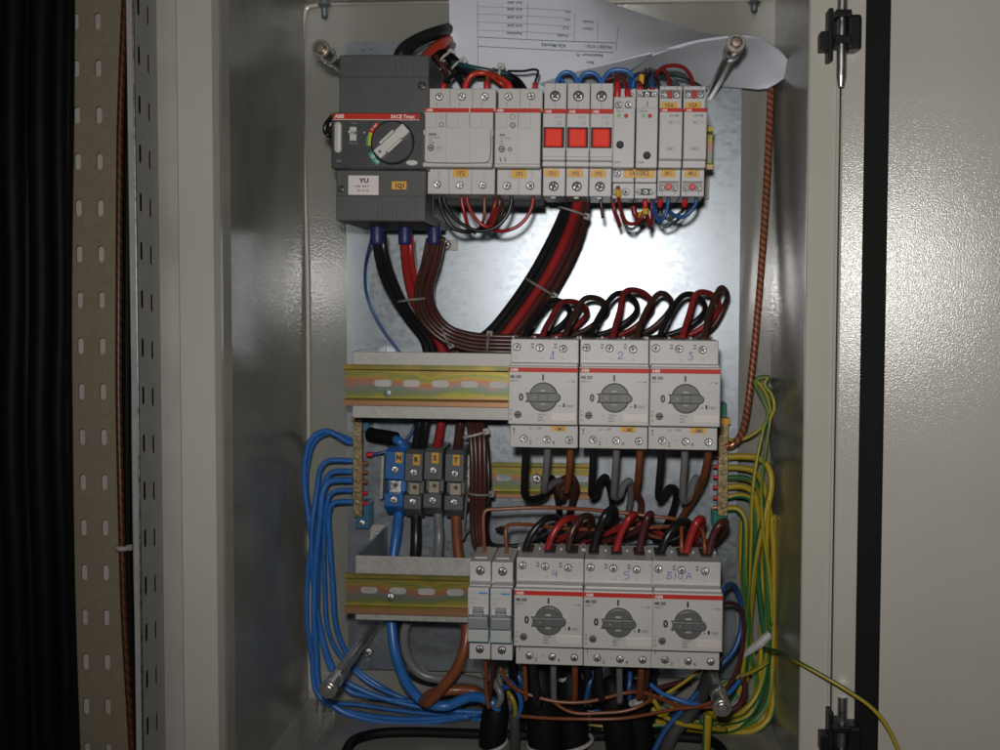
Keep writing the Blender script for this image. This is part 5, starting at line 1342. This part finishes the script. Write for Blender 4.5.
# vertical brown bundle beside terminal T
G = 'brown cables dropping beside terminal T'
for k, (x0, x1, x2, c, lb) in enumerate(((466, 472, 473, 'brown', 'leftmost brown cable dropping beside terminal T'), (470, 476, 477, 'brown', 'second brown cable dropping beside terminal T'), (475, 480, 480, 'maroon', 'maroon cable in the middle of the drop beside terminal T'), (479.5, 484.5, 483, 'brown', 'fourth brown cable dropping beside terminal T'), (483.5, 488.5, 485.5, 'black', 'black cable on the right of the drop beside terminal T'))):
    wire(lb, [(x0-14, 346, -.05), (x0-5, 380, -.055), (x0, 415, -.065), (x0+4, 432, -.075), (x1, 460, -.08), (x1, 490, -.08), (x2-1, 520, -.075), (x2+2, 545, -.075), (x2+10, 556, -.07)] if k < 4 else [(x0-8, 360, -.05), (x0, 415, -.06), (x1-2, 440, -.07), (x1, 470, -.078), (x1, 505, -.078), (x1-2, 530, -.07), (x1+3, 544, -.065), (x1+22, 546, -.06), (540, 543, -.055), (600, 546, -.05), (660, 546, -.05), (700, 547, -.05)], 2.7 if k < 4 else 2.4, c, G, 'cable')
tie('grey cable tie on the brown drop just below the middle bracket', 475, 434, -.076, 12, 1, -0.25, 'tie', deep=0.010)
tie('grey cable tie on the brown drop beside the short yellow rail', 479.5, 493, -.08, 12.5, 1, 0.05, 'tie_dark', deep=0.010)
wire('tail of a grey cable tie curling beside terminal T', [(468, 486, -.07), (466, 505, -.06), (464, 530, -.05), (463, 539, -.05), (467, 531, -.055), (474, 528, -.06), (482, 530, -.065)], 1.2, 'grey', None, 'cable tie', 'tie_tail')
wire('bright red wire peeping out behind the brown drop', [(481, 512, -.07), (477, 520, -.07), (477, 530, -.07), (482, 540, -.07)], 1.8, 'red')

# main terminals: thick wires in and out
wire('thick blue cable bending into terminal N', [(376, 437, -.04), (390, 438, -.045), (400, 442, -.05), (405, 452, -.045), (402, 464, -.035)], 4.6, 'blue', None, 'cable')
wire('black heat shrink sleeve with a silver lug beside the neutral bar', [(370, 434, -.036), (376, 435.5, -.04), (386, 437, -.043), (396, 439, -.047)], 7.2, 'sleeve', None, 'cable lug', 'cable_lug', 16, tips=((0, 0.007, 0.62, 'screw', 'lug'),))
G = 'thick cables leaving the terminals N R S T'
wire('thick blue cable leaving terminal N down behind the bottom bracket', [(399, 510, -.04), (397, 530, -.05), (393, 560, -.06), (391, 600, -.07), (392, 630, -.08), (396, 655, -.085), (408, 685, -.085), (425, 702, -.08), (445, 706, -.075), (470, 697, -.075), (486, 699, -.08), (496, 706, -.082), (500, 725, -.075), (500, 770, -.07)], 5.2, 'blue', G, 'cable')
wire('thick black cable leaving terminal R', [(416, 512, -.04), (416, 540, -.05), (414, 570, -.05), (404, 610, -.035), (398, 640, -.03), (402, 662, -.03), (420, 676, -.03), (450, 681, -.035), (478, 684, -.045), (494, 696, -.06), (497, 720, -.06)], 5.6, 'black', G, 'cable')
wire('thick grey cable leaving terminal S and curving across the bottom', [(438, 512, -.04), (439, 540, -.05), (434, 575, -.05), (415, 608, -.045), (405, 630, -.045), (407, 655, -.045), (420, 673, -.045), (440, 679, -.045), (470, 680, -.05), (486, 686, -.06), (497, 702, -.072), (501, 726, -.07)], 5, 'grey', G, 'cable')
wire('thick rust brown cable leaving terminal T and looping at the bottom', [(456, 514, -.04), (457, 540, -.05), (462, 580, -.065), (466, 615, -.085), (466, 640, -.095), (457, 668, -.10), (440, 690, -.10), (428, 702, -.095), (424, 700, -.085), (434, 693, -.075), (455, 690, -.068), (475, 692, -.068), (490, 705, -.07)], 5.4, 'rust', G, 'cable')
tie('tiny black cable clip beside the feet of the brown drop', 499, 529, -.06, 3, 1, 0, 'black_plastic', group=None)

# motor cables under the middle row
G = 'motor cable cores under the middle row of motor switches'
def core(lb, c, pts, r=3.6): wire(lb, pts, r, c, G, 'cable core')
core('black core hooking under motor switch 1', 'black', [(526, 440, -.15), (525.5, 458, -.145), (524.5, 480, -.13), (525, 495, -.115), (532, 499, -.10), (543, 496, -.085), (549, 488, -.07), (552, 478, -.05), (558, 500, -.04), (560, 520, -.035)])
core('grey core hooking under motor switch 1', 'grey', [(548, 440, -.15), (547, 458, -.14), (545.5, 478, -.125), (544, 491, -.11), (549, 487, -.095), (556, 482, -.08), (562, 481, -.07), (563, 500, -.05)])
core('rust brown core curving under motor switch 1', 'rust', [(570.5, 440, -.15), (570, 460, -.14), (568.5, 478, -.125), (566, 492, -.11)])
core('dark brown core looping behind the rust core of motor switch 1', 'brown', [(563, 497, -.09), (558, 488, -.08), (563, 480, -.075), (572, 478, -.08), (576, 486, -.075), (573, 500, -.06), (568, 520, -.04)])
core('black core with a hump under motor switch 2', 'black', [(593.5, 440, -.15), (593, 460, -.14), (592, 482, -.125), (592, 495, -.11), (597, 492, -.10), (600, 482, -.09), (605, 477, -.085), (609, 486, -.075), (612, 500, -.06), (613, 520, -.04)])
core('grey core with a hump under motor switch 2', 'grey', [(617, 440, -.15), (616, 460, -.14), (614.5, 482, -.125), (614.5, 497, -.11), (620, 495, -.10), (624, 485, -.09), (629, 481, -.085), (631, 492, -.07), (628, 515, -.045)])
core('rust brown core curving under motor switch 2', 'rust', [(640.5, 440, -.15), (639.5, 460, -.14), (638, 480, -.12), (636.5, 492, -.10), (641, 502, -.07), (640, 515, -.05)])
core('black core with a hump under motor switch 3', 'black', [(661.5, 440, -.15), (661, 462, -.14), (659, 484, -.125), (659, 498, -.11), (664, 494, -.10), (669, 488, -.09), (675, 489, -.08), (675, 504, -.06), (668, 522, -.045), (655, 542, -.035)])
core('grey core with a shiny bend under motor switch 3', 'grey', [(685, 440, -.15), (684.5, 462, -.14), (683, 485, -.125), (683.5, 501, -.11), (689, 498, -.10), (693, 484, -.09), (696, 478, -.085), (699, 488, -.07), (694, 500, -.05)])
core('rust brown core slanting left under motor switch 3', 'rust', [(709, 440, -.15), (708, 455, -.14), (704, 475, -.12), (697, 492, -.09), (689, 506, -.065), (680, 520, -.045)])

# stiff thin brown links
wire('long stiff brown link bent square above the narrow breakers', [(484.5, 566, -.15), (484, 540, -.15), (483.6, 516, -.148), (486, 510.5, -.147), (500, 509, -.145), (545, 507.5, -.14), (600, 510.5, -.13), (650, 516, -.13), (676, 519.5, -.135), (680.5, 524, -.14), (681.5, 545, -.15), (682, 562, -.15)], 2.0, 'rust', 'stiff brown links across the bottom row', sub=6)
wire('short stiff brown link bent square above the right narrow breaker', [(507, 566, -.15), (506.4, 545, -.15), (505.8, 530, -.148), (508, 525.5, -.146), (525, 524.5, -.14), (560, 528, -.12), (610, 530, -.10), (660, 527, -.10), (690, 526, -.12), (702, 530, -.14), (704.5, 545, -.15), (705, 562, -.15)], 1.9, 'rust', 'stiff brown links across the bottom row', sub=6)

# loops over the bottom row
G = 'cables rising from the tops of the bottom motor switches'
def low(lb, c, pts, r=3.5): wire(lb, pts, r, c, G, 'cable')
low('black cable rising from the top of motor switch 4', 'black', [(522.5, 566, -.15), (524.5, 552, -.15), (531, 535, -.15), (543, 521, -.145), (555, 517.5, -.13), (560, 523, -.115), (552, 534, -.10), (535, 543, -.08)])
low('red cable rising from the top of motor switch 4', 'red', [(544.5, 566, -.15), (546.5, 552, -.15), (553, 534, -.15), (562, 522, -.145), (574, 518, -.13), (580, 523, -.115), (572, 533, -.10), (555, 541, -.08)])
low('dark brown cable rising from the top of motor switch 4', 'brown', [(567, 566, -.15), (568.5, 550, -.15), (572, 532, -.15), (579, 520, -.145), (588, 515.5, -.13), (592, 521, -.115), (584, 533, -.10), (565, 543, -.08)])
low('black cable rising thick from the top of motor switch 5', 'black', [(591, 566, -.15), (593.5, 550, -.15), (598, 532, -.15), (606, 514, -.15), (613, 509, -.14), (615, 515, -.125), (606, 528, -.10), (590, 537, -.08), (570, 544, -.07)], 4)
low('bright red cable rising from the top of motor switch 5', 'red', [(613.5, 566, -.15), (616, 550, -.15), (622, 531, -.15), (630, 517, -.15), (635, 514.5, -.14), (630, 522, -.12), (612, 531, -.10), (590, 538, -.08), (570, 545, -.07)])
low('dark brown cable rising from the top of motor switch 5', 'maroon', [(636.5, 566, -.15), (639.5, 548, -.15), (643.5, 530, -.15), (648, 516, -.15), (651, 514, -.14), (648, 523, -.12), (630, 534, -.10), (600, 543, -.08), (580, 548, -.07)])
low('black cable arching from the top of motor switch B10.A', 'black', [(659.5, 566, -.15), (661.5, 552, -.15), (667, 537, -.15), (676, 525, -.145), (685, 521, -.13), (690, 527, -.115), (684, 538, -.10), (668, 546, -.08)], 4.2)
low('bright red cable arching from the top of motor switch B10.A', 'red', [(683.5, 566, -.15), (687, 550, -.15), (691.5, 534, -.15), (697.5, 521, -.15), (702, 519.5, -.14), (700, 530, -.12), (690, 542, -.10), (670, 547, -.08)], 4)
low('maroon cable arching from the top of motor switch B10.A', 'maroon', [(707, 566, -.15), (709.5, 549, -.15), (714, 534, -.15), (720, 524, -.15), (725, 521.5, -.14), (723, 530, -.12), (712, 541, -.10), (695, 546, -.08)], 4)
wire('thin brown core lying behind the bottom row cables', [(560, 549, -.06), (600, 538, -.065), (630, 531, -.07), (660, 538, -.06), (700, 541, -.06)], 1.8, 'rust')
wire('dark red cable lying flat behind the bottom row cables', [(530, 544, -.06), (575, 540, -.065), (610, 530, -.07), (640, 524, -.07), (670, 540, -.06)], 3.0, 'darkred')

# blue neutral wires on the left
G = 'blue wires from the left brass bar'
bl = [('topmost blue wire from the left brass bar, looping highest', [(353, 443, -.026), (346, 441, -.026), (338, 436, -.026), (326, 431, -.026), (313, 437, -.026), (306, 455, -.026), (304.5, 485, -.026), (309, 520, -.026), (314, 560, -.026), (316, 600, -.026), (322, 640, -.03), (334, 672, -.03), (362, 690, -.03), (410, 705, -.03), (470, 712, -.03), (520, 712, -.03)], 2.9),
      ('blue wire paired with the topmost one on the left brass bar', [(353, 441, -.023), (345, 437, -.022), (330, 433, -.02), (316, 440, -.02), (309, 458, -.02), (307, 490, -.02), (312, 530, -.02), (308, 570, -.02), (307, 620, -.02), (311, 655, -.02), (316, 685, -.02), (326, 700, -.02), (360, 705, -.02), (420, 713, -.02), (500, 716, -.02)], 2.2),
      ('second blue wire down the left brass bar', [(353, 461, -.026), (340, 460, -.026), (328, 461, -.026), (321, 468, -.026), (317, 490, -.026), (312, 530, -.03), (313, 580, -.03), (319, 620, -.03), (330, 660, -.03), (348, 690, -.03), (380, 698, -.03), (440, 703, -.03), (480, 701, -.03)], 2.6),
      ('third blue wire down the left brass bar', [(353, 472, -.026), (342, 471, -.026), (331, 473, -.026), (325, 482, -.026), (320, 510, -.026), (318, 560, -.024), (317, 610, -.022), (313, 650, -.022), (316, 690, -.026), (330, 705, -.028), (370, 716, -.03), (420, 719, -.03), (480, 714, -.03)], 2.8),
      ('fourth blue wire down the left brass bar, running thickest', [(353, 480.5, -.028), (340, 480, -.028), (329, 482, -.028), (323, 492, -.03), (320, 520, -.032), (316, 560, -.034), (314, 610, -.034), (316, 650, -.034), (321, 690, -.03), (340, 710, -.03), (390, 723, -.03), (430, 722, -.03), (470, 716, -.03)], 3.3),
      ('fifth blue wire down the left brass bar', [(353, 491, -.026), (342, 490, -.026), (332, 493, -.026), (327, 503, -.026), (324, 540, -.022), (325, 590, -.02), (328, 630, -.02), (340, 655, -.018), (368, 682, -.018), (395, 695, -.02), (430, 708, -.02), (490, 722, -.02)], 2.4),
      ('lowest blue wire from the left brass bar', [(353, 502, -.026), (343, 501.5, -.026), (333, 503.5, -.026), (329, 512, -.026), (330, 545, -.024), (333, 590, -.022), (336, 625, -.02), (344, 648, -.018), (356, 668, -.016), (380, 686, -.016), (420, 706, -.018), (480, 719, -.02)], 2.8)]
for lb, p, r in bl: wire(lb, p, r, 'blue', G)
for k, (py, m) in enumerate(((463, 'copper_tip'), (472, 'copper_tip'), (481.5, 'copper_tip'), (493, 'ferrule'), (503, 'ferrule'))):
    b = MB(); q = W(361, py, -.026); b.tube([Vector((0, 0, 0)), Vector((mm(6.5, -.026), 0, -0.0003))], 0.0019 if k != 2 else 0.0022, m, 12)
    tag(b.build('wire_end', None, q), '%s stripped wire end poking out right of the left brass bar' % ('first', 'second', 'third and brightest', 'fourth', 'lowest')[k], 'wire end', 'wire ends right of the left brass bar')

# yellow green earth wires on the right
G = 'yellow green wires from the right brass bar'
yg = [('dark green topmost wire from the right brass bar', [(727, 457, -.026), (745, 456.5, -.026), (760, 459, -.026), (769, 469, -.026), (771, 488, -.028), (766, 512, -.03), (758, 545, -.03), (750, 590, -.03), (748, 640, -.03), (740, 690, -.035), (720, 715, -.04), (700, 722, -.04)], 3.2, 'gy'),
      ('yellow wire just below the dark green one on the right brass bar', [(727, 467.5, -.026), (742, 468, -.026), (755, 472, -.026), (762, 482, -.024), (768, 505, -.022), (773, 540, -.02), (774, 600, -.02), (772, 660, -.022), (766, 705, -.026), (752, 722, -.03), (725, 725, -.035), (690, 722, -.04)], 2.8, 'yg'),
      ('green striped third wire down the right brass bar', [(727, 478, -.028), (744, 478, -.028), (756, 484, -.028), (762, 498, -.026), (765, 530, -.024), (762, 590, -.024), (761, 650, -.026), (756, 700, -.03), (740, 722, -.034), (715, 727, -.04)], 2.6, 'gy'),
      ('yellow fourth wire down the right brass bar', [(727, 487, -.026), (742, 486.5, -.026), (753, 492, -.026), (757, 506, -.026), (758, 540, -.026), (752, 590, -.028), (749, 640, -.03), (756, 680, -.03), (752, 710, -.032), (735, 728, -.036), (700, 731, -.04)], 3.0, 'yg'),
      ('green striped fifth wire down the right brass bar', [(727, 497.5, -.028), (740, 495.5, -.028), (750, 499, -.028), (754, 512, -.028), (755, 545, -.028), (760, 600, -.026), (765, 650, -.028), (762, 690, -.03), (748, 716, -.034), (720, 724, -.04)], 2.8, 'gy'),
      ('yellow lowest wire from the right brass bar', [(727, 508.5, -.028), (737, 509, -.03), (744, 517, -.032), (745, 545, -.034), (744, 580, -.036), (748, 620, -.036), (745, 660, -.036), (738, 695, -.036), (726, 712, -.04), (712, 716, -.045)], 3.0, 'yg'),
      ('thick yellow wire making the outermost bend at the lower right', [(772, 515, -.018), (776, 560, -.017), (775, 620, -.018), (774, 680, -.02), (770, 716, -.024), (755, 730, -.028), (725, 732, -.032), (690, 728, -.036), (655, 722, -.04)], 3.4, 'yg')]
yg += [('yellow green wire sagging inside the earth bundle, nearest the plate', [(742, 520, -.020), (741, 560, -.020), (746, 610, -.022), (750, 650, -.024), (742, 690, -.03), (725, 708, -.04), (708, 714, -.05)], 2.7, 'yg'),
       ('yellow green wire in the middle of the earth bundle at the corner', [(768, 500, -.03), (766, 550, -.03), (768, 610, -.03), (767, 660, -.03), (757, 695, -.034), (742, 712, -.04), (722, 718, -.05)], 2.9, 'yg'),
       ('yellow green wire on the corner side of the earth bundle', [(764, 520, -.012), (768, 570, -.012), (770, 640, -.014), (769, 690, -.016), (760, 722, -.022), (738, 732, -.03), (700, 726, -.04)], 3.0, 'yg')]
for lb, p, r, m in yg: wire(lb, p, r*1.1, m, G)
wire('thin olive wire looping up beside the braided conductor', [(727, 439.5, -.028), (738, 440, -.028), (750, 436, -.03), (764, 425, -.032), (774, 410, -.034), (772, 395, -.034), (765, 384, -.034), (768, 377.5, -.034), (760, 377.5, -.034), (755, 382, -.034), (762, 398, -.034), (768, 412, -.036), (763, 432, -.04), (756, 465, -.044), (752, 500, -.046), (751, 540, -.046), (749, 580, -.044), (745, 630, -.042), (735, 680, -.04)], 1.9, 'olive')
wire('thin green wire hanging straight beside the olive loop', [(757, 381, -.03), (765, 392, -.03), (770, 410, -.03), (767, 440, -.034), (762, 480, -.036), (763, 530, -.036), (770, 580, -.034), (772, 625, -.032)], 1.7, 'olive')
for k, (py, m) in enumerate(((457, 'copper_tip'), (467, 'ferrule'), (477.5, 'ferrule'), (487.5, 'ferrule'), (498, 'ferrule'), (508, 'copper_tip'))):
    b = MB(); q = W(719.5, py, -.026); b.tube([Vector((0, 0, 0)), Vector((-mm(6.5, -.026), 0, 0.0002))], 0.0020, m, 12)
    tag(b.build('wire_end', None, q), '%s red wire end poking out left of the right brass bar' % ('topmost', 'second', 'third', 'fourth', 'fifth', 'lowest')[k], 'wire end', 'wire ends left of the right brass bar')
wire('braided copper conductor in a clear sheath down the right side', [(771, 78, -.02), (770.5, 100, -.02), (768, 160, -.02), (764, 230, -.02), (758, 310, -.02), (752, 370, -.022), (747, 410, -.025), (742, 432, -.03), (734, 444, -.032), (726, 447, -.03)], 3.6, 'copper', None, 'cable', 'earth_conductor', 14)
b = MB(); q = W(756, 646, -.034)
b.tube([W(739, 660, -.038)-q, W(748, 652, -.04)-q, W(760, 643, -.04)-q, W(770, 634, -.038)-q], [0.0012, 0.0032, 0.0046, 0.004], 'tape', 10)
tag(b.build('tape_tag', None, q), 'white tape tag wrapped round the yellow green wires at the lower right', 'tape tag')
b = MB(); q = W(738, 703, -.045)
b.tube([W(730, 709, -.05)-q, W(738, 703, -.052)-q, W(746, 699, -.05)-q], [0.0014, 0.0030, 0.0016], 'tape', 10)
tag(b.build('tape_tag', None, q), 'small white tape tag beside the lower right post', 'tape tag')

# right of the bottom row
wire('blue wire arching beside motor switch B10.A and down to the floor', [(718, 604, -.14), (721, 593, -.13), (728, 584.5, -.11), (736, 588, -.09), (741, 605, -.08), (741, 630, -.08), (734, 650, -.085), (720, 666, -.09), (700, 690, -.09), (682, 710, -.09), (664, 732, -.09), (650, 760, -.09)], 2.8, 'deepblue')
wire('brown wire beside the blue arch at motor switch B10.A', [(716, 606, -.12), (724, 603, -.105), (734, 603.5, -.095), (742, 612, -.085), (743, 640, -.08), (736, 672, -.08), (726, 690, -.08)], 2.2, 'maroon')
wire('blue wire lying across below motor switch 5 and B10.A', [(650, 684, -.08), (660, 692, -.085), (676, 699, -.09), (695, 704, -.09), (714, 703, -.085), (728, 694, -.08), (740, 680, -.07)], 2.3, 'blue')
wire('long thin brown wire sagging across the bottom, upper one', [(500, 668, -.13), (508, 682, -.125), (520, 691, -.12), (540, 698, -.12), (560, 702, -.12), (585, 702, -.12), (605, 698, -.12), (625, 693, -.12), (640, 692, -.115), (655, 696, -.11), (680, 706, -.10), (715, 707, -.09)], 1.9, 'rust')
wire('long thin brown wire sagging across the bottom, middle one', [(552, 700, -.12), (562, 708, -.12), (575, 713, -.12), (600, 713, -.12), (625, 711, -.12), (640, 706, -.118), (652, 698, -.11)], 1.8, 'rust')
wire('long thin brown wire sagging across the bottom, lowest one', [(520, 716, -.11), (545, 718, -.115), (580, 719, -.12), (620, 718.5, -.12), (645, 715, -.115), (675, 709, -.105), (700, 706, -.10), (728, 695, -.09)], 1.7, 'rust')
wire('thin rust wire hanging from the left narrow breaker', [(484, 655, -.15), (486, 672, -.14), (486, 690, -.13), (489, 708, -.125)], 2.2, 'rust')
wire('dark brown wire behind the rust wire under the narrow breakers', [(494, 655, -.14), (492, 680, -.12), (489, 700, -.115)], 2.2, 'maroon')
wire('brown wire dropping under the right narrow breaker', [(524, 655, -.14), (525, 675, -.13), (526, 700, -.12)], 2.4, 'rust')
G = 'dark cables filling in behind the sleeves at the bottom'
for lb, c, p, r in (('black cable hanging behind the narrow breakers', 'black', [(512, 650, -.10), (514, 680, -.07), (520, 715, -.04), (524, 780, -.04)], 5),
                    ('grey cable hanging behind motor switch 4, left', 'sheath', [(540, 640, -.08), (526, 680, -.05), (530, 715, -.035), (535, 780, -.035)], 5),
                    ('brown cable hanging behind motor switch 4', 'brown', [(560, 640, -.08), (562, 680, -.05), (560, 715, -.035), (562, 780, -.035)], 5),
                    ('black cable hanging behind the gap of motor switches 4 and 5', 'black', [(590, 640, -.08), (594, 680, -.05), (596, 715, -.035), (594, 780, -.035)], 6),
                    ('black cable hanging behind motor switch 5', 'black', [(625, 640, -.08), (622, 680, -.05), (620, 715, -.035), (624, 780, -.035)], 6),
                    ('black cable hanging behind motor switch 5, right', 'black', [(655, 640, -.08), (652, 680, -.05), (656, 715, -.035), (660, 780, -.035)], 5),
                    ('dark brown cable crossing behind the sleeves', 'maroon', [(500, 690, -.05), (540, 690, -.045), (590, 700, -.045), (650, 690, -.05), (690, 680, -.06)], 2.6),
                    ('deep blue cable crossing behind the sleeves', 'deepblue', [(515, 700, -.05), (550, 705, -.045), (600, 712, -.045), (660, 712, -.05), (700, 716, -.05)], 2.6)):
    wire(lb, p, r, c, G, 'cable')
# motor cables: sleeves, cores and ties at the bottom
def sleeve(lb, pts, r, m='sleeve'): return wire(lb, pts, r, m, 'black cable sleeves rising from the floor', 'cable', 'cable_sleeve', 18, taper=0.022)
sleeve('black cable sleeve below the narrow breakers, leftmost of the three', [(499, 690, -.075), (497, 704, -.075), (494, 722, -.075), (492, 750, -.07), (491, 800, -.06)], 14)
sleeve('wide black cable sleeve below motor switch 4', [(540, 662, -.08), (541, 690, -.08), (545, 735, -.078), (547, 800, -.065)], 18)
sleeve('black cable sleeve below motor switch 4, overlapping the wide one', [(569, 668, -.07), (571, 690, -.07), (572, 715, -.07), (574, 745, -.068), (575, 800, -.06)], 16)
sleeve('black cable sleeve below motor switch 5, left half', [(611, 676, -.08), (613, 692, -.08), (616, 715, -.08), (620, 745, -.075), (622, 800, -.065)], 15)
sleeve('black cable sleeve below motor switch 5, right half', [(633, 680, -.07), (635, 698, -.07), (638, 720, -.07), (642, 750, -.068), (644, 800, -.06)], 14)
G = 'cable cores under the bottom row of motor switches'
for lb, c, p, r in (('grey core going straight down under motor switch 4', 'grey', [(553.5, 652, -.15), (553.5, 675, -.135), (554, 702, -.115)], 3.4),
                    ('rust brown core going straight down under motor switch 4', 'rust', [(575, 652, -.15), (575, 675, -.135), (574.5, 703, -.11)], 3.4),
                    ('black core under motor switch 4', 'black', [(531, 652, -.15), (534, 675, -.13), (538, 705, -.115)], 4.5),
                    ('black core under motor switch 5', 'black', [(600, 652, -.15), (599, 680, -.13), (602, 700, -.12)], 4),
                    ('grey core going straight down under motor switch 5', 'grey', [(619.5, 652, -.15), (619.5, 675, -.135), (619.5, 703, -.115)], 3.4),
                    ('rust brown core going straight down under motor switch 5', 'rust', [(641, 652, -.15), (641, 675, -.135), (639, 698, -.11)], 3.6),
                    ('dark brown core beside the rust one under motor switch 5', 'brown', [(648, 652, -.14), (646, 680, -.12), (642, 702, -.10)], 3.2),
                    ('black core leaning left under motor switch B10.A', 'sheath', [(716, 655, -.12), (705, 688, -.09), (690, 712, -.08), (672, 735, -.078), (660, 770, -.07)], 7.5),
                    ('dark core under the gap of motor switches 4 and 5', 'black', [(586, 655, -.12), (588, 680, -.10), (590, 705, -.09)], 5)):
    wire(lb, p, r, c, G, 'cable core')
wire('grey cable sheath opening into yellow green and blue cores', [(514, 712, -.085), (515, 725, -.085), (515, 745, -.08), (514, 800, -.065)], 5.6, 'sheath', None, 'cable', 'cable_sheath', 14)
wire('blue core rising out of the grey sheath', [(517, 718, -.087), (521, 706, -.095), (519, 694, -.10), (512, 684, -.10), (502, 676, -.09)], 2.6, 'blue')
wire('yellow green core rising out of the grey sheath', [(515, 716, -.09), (515, 706, -.098), (512, 698, -.10), (508, 692, -.095)], 2.2, 'yg')
wire('light grey core bending over the left sleeve', [(497, 706, -.09), (501, 696, -.095), (494, 682, -.09), (484, 672, -.08)], 3.6, 'grey')
wire('deep blue core curling above the grey sheath', [(500, 690, -.085), (510, 686, -.09), (518, 690, -.085), (522, 684, -.075), (516, 672, -.07)], 3.2, 'deepblue')
wire('blue core standing between motor switch 4 and 5 cables', [(585, 705, -.10), (588, 690, -.105), (592, 672, -.10), (590, 655, -.09)], 2.4, 'deepblue')
wire('blue core beside the grey one under motor switch 5', [(630, 700, -.10), (629, 690, -.105), (630, 675, -.10), (628, 655, -.09)], 2.6, 'deepblue')
G = 'yellow green wires at the bottom'
wire('yellow green wire slanting up under motor switch B10.A', [(640, 706, -.08), (660, 697, -.085), (680, 685, -.085), (698, 672, -.085), (712, 664, -.08)], 1.7, 'yg', G)
wire('yellow green wire bending over the lower right sleeve', [(646, 692, -.09), (655, 702, -.092), (662, 714, -.09), (676, 722, -.085), (700, 727, -.08), (726, 730, -.06)], 2.5, 'yg', G)
wire('yellow green wire lying low across the sleeves', [(575, 722, -.05), (610, 727, -.05), (650, 726, -.05), (680, 724, -.05)], 2.2, 'gy', G)
wire('thick yellow green wire dropping to the floor beside the post', [(708, 714, -.11), (707, 730, -.11), (706, 750, -.105), (704, 790, -.09)], 4.4, 'yg', G)
wire('short yellow end beside the lower right sleeve', [(652, 708, -.095), (660, 715, -.096), (668, 712, -.09), (676, 702, -.085)], 2.0, 'yg', G)
wire('thin yellow green wire slanting to the post at the lower right', [(768, 662, -.05), (752, 672, -.06), (735, 678, -.07), (722, 686, -.075)], 1.9, 'olive', G)
wire('maroon wire curling beside the lower right post', [(742, 676, -.07), (745, 690, -.07), (740, 704, -.07), (728, 712, -.07), (716, 709, -.075)], 3.0, 'maroon')
for lb, px, py, Y, h in (('crumpled white tape end between the sleeves under motor switch 5', 637, 703, -.105, 6), ('small white tape end beside the grey core under motor switch 4', 563, 680, -.10, 3.2)):
    b = MB(); q = W(px, py, Y); s = mm(h, Y)
    b.tube([Vector((-s, 0.002, -s*0.3)), Vector((-s*0.2, -0.002, s*0.2)), Vector((s*0.5, 0, 0.1*s)), Vector((s, 0.001, s*0.7))], [s*0.55, s*0.7, s*0.5, s*0.2], 'tape', 8)
    tag(b.build('tape_end', None, q), lb, 'tape', 'white tape ends at the bottom')
tie('grey cable tie round the left black sleeve at the bottom edge', 492, 745, -.071, 15.5, 1, -0.3, 'tie', r=0.0018, hs=-1)
tie('grey cable tie round the wide sleeves below motor switch 4', 560, 742, -.076, 33, 1, -0.12, 'tie', deep=0.022, r=0.0018, hs=-0.35)
_fl = [(356, 800), (345, 765), (347, 750), (355, 740), (375, 734), (410, 732), (450, 733), (500, 734.5), (560, 735.5), (620, 736), (680, 737), (708, 740), (722, 750), (728, 775)]
wire('black corrugated cable lying along the cabinet floor', [(x, y, (lambda d: d.y*(ZB+0.0058)/d.z-ZC)(ray(x, y))) for x, y in _fl], 5.2, 'sleeve', None, 'cable', 'floor_cable', 14)
wire('yellow green earth wire swinging across the frame to the open door', [(764, 648, -.08), (780, 652, -.12), (800, 663, -.215), (825, 677, -.225), (850, 692, -.232), (872, 708, -.236), (888, 728, -.238), (900, 755, -.240), (908, 790, -.242)], 2.0, 'gy', None, 'wire', 'earth_lead')
wire('black wire tail poking out left of the main switch', [(337, 118, -.15), (331, 119, -.16), (326, 124, -.165), (325, 131, -.165), (328, 135, -.165), (333, 134, -.16)], 2.3, 'black')
wire('black knob lead bulging left of the main switch front', [(338, 117, -.145), (332, 120, -.15), (330, 127, -.15), (333, 135, -.15), (338, 140, -.145)], 4.5, 'black')
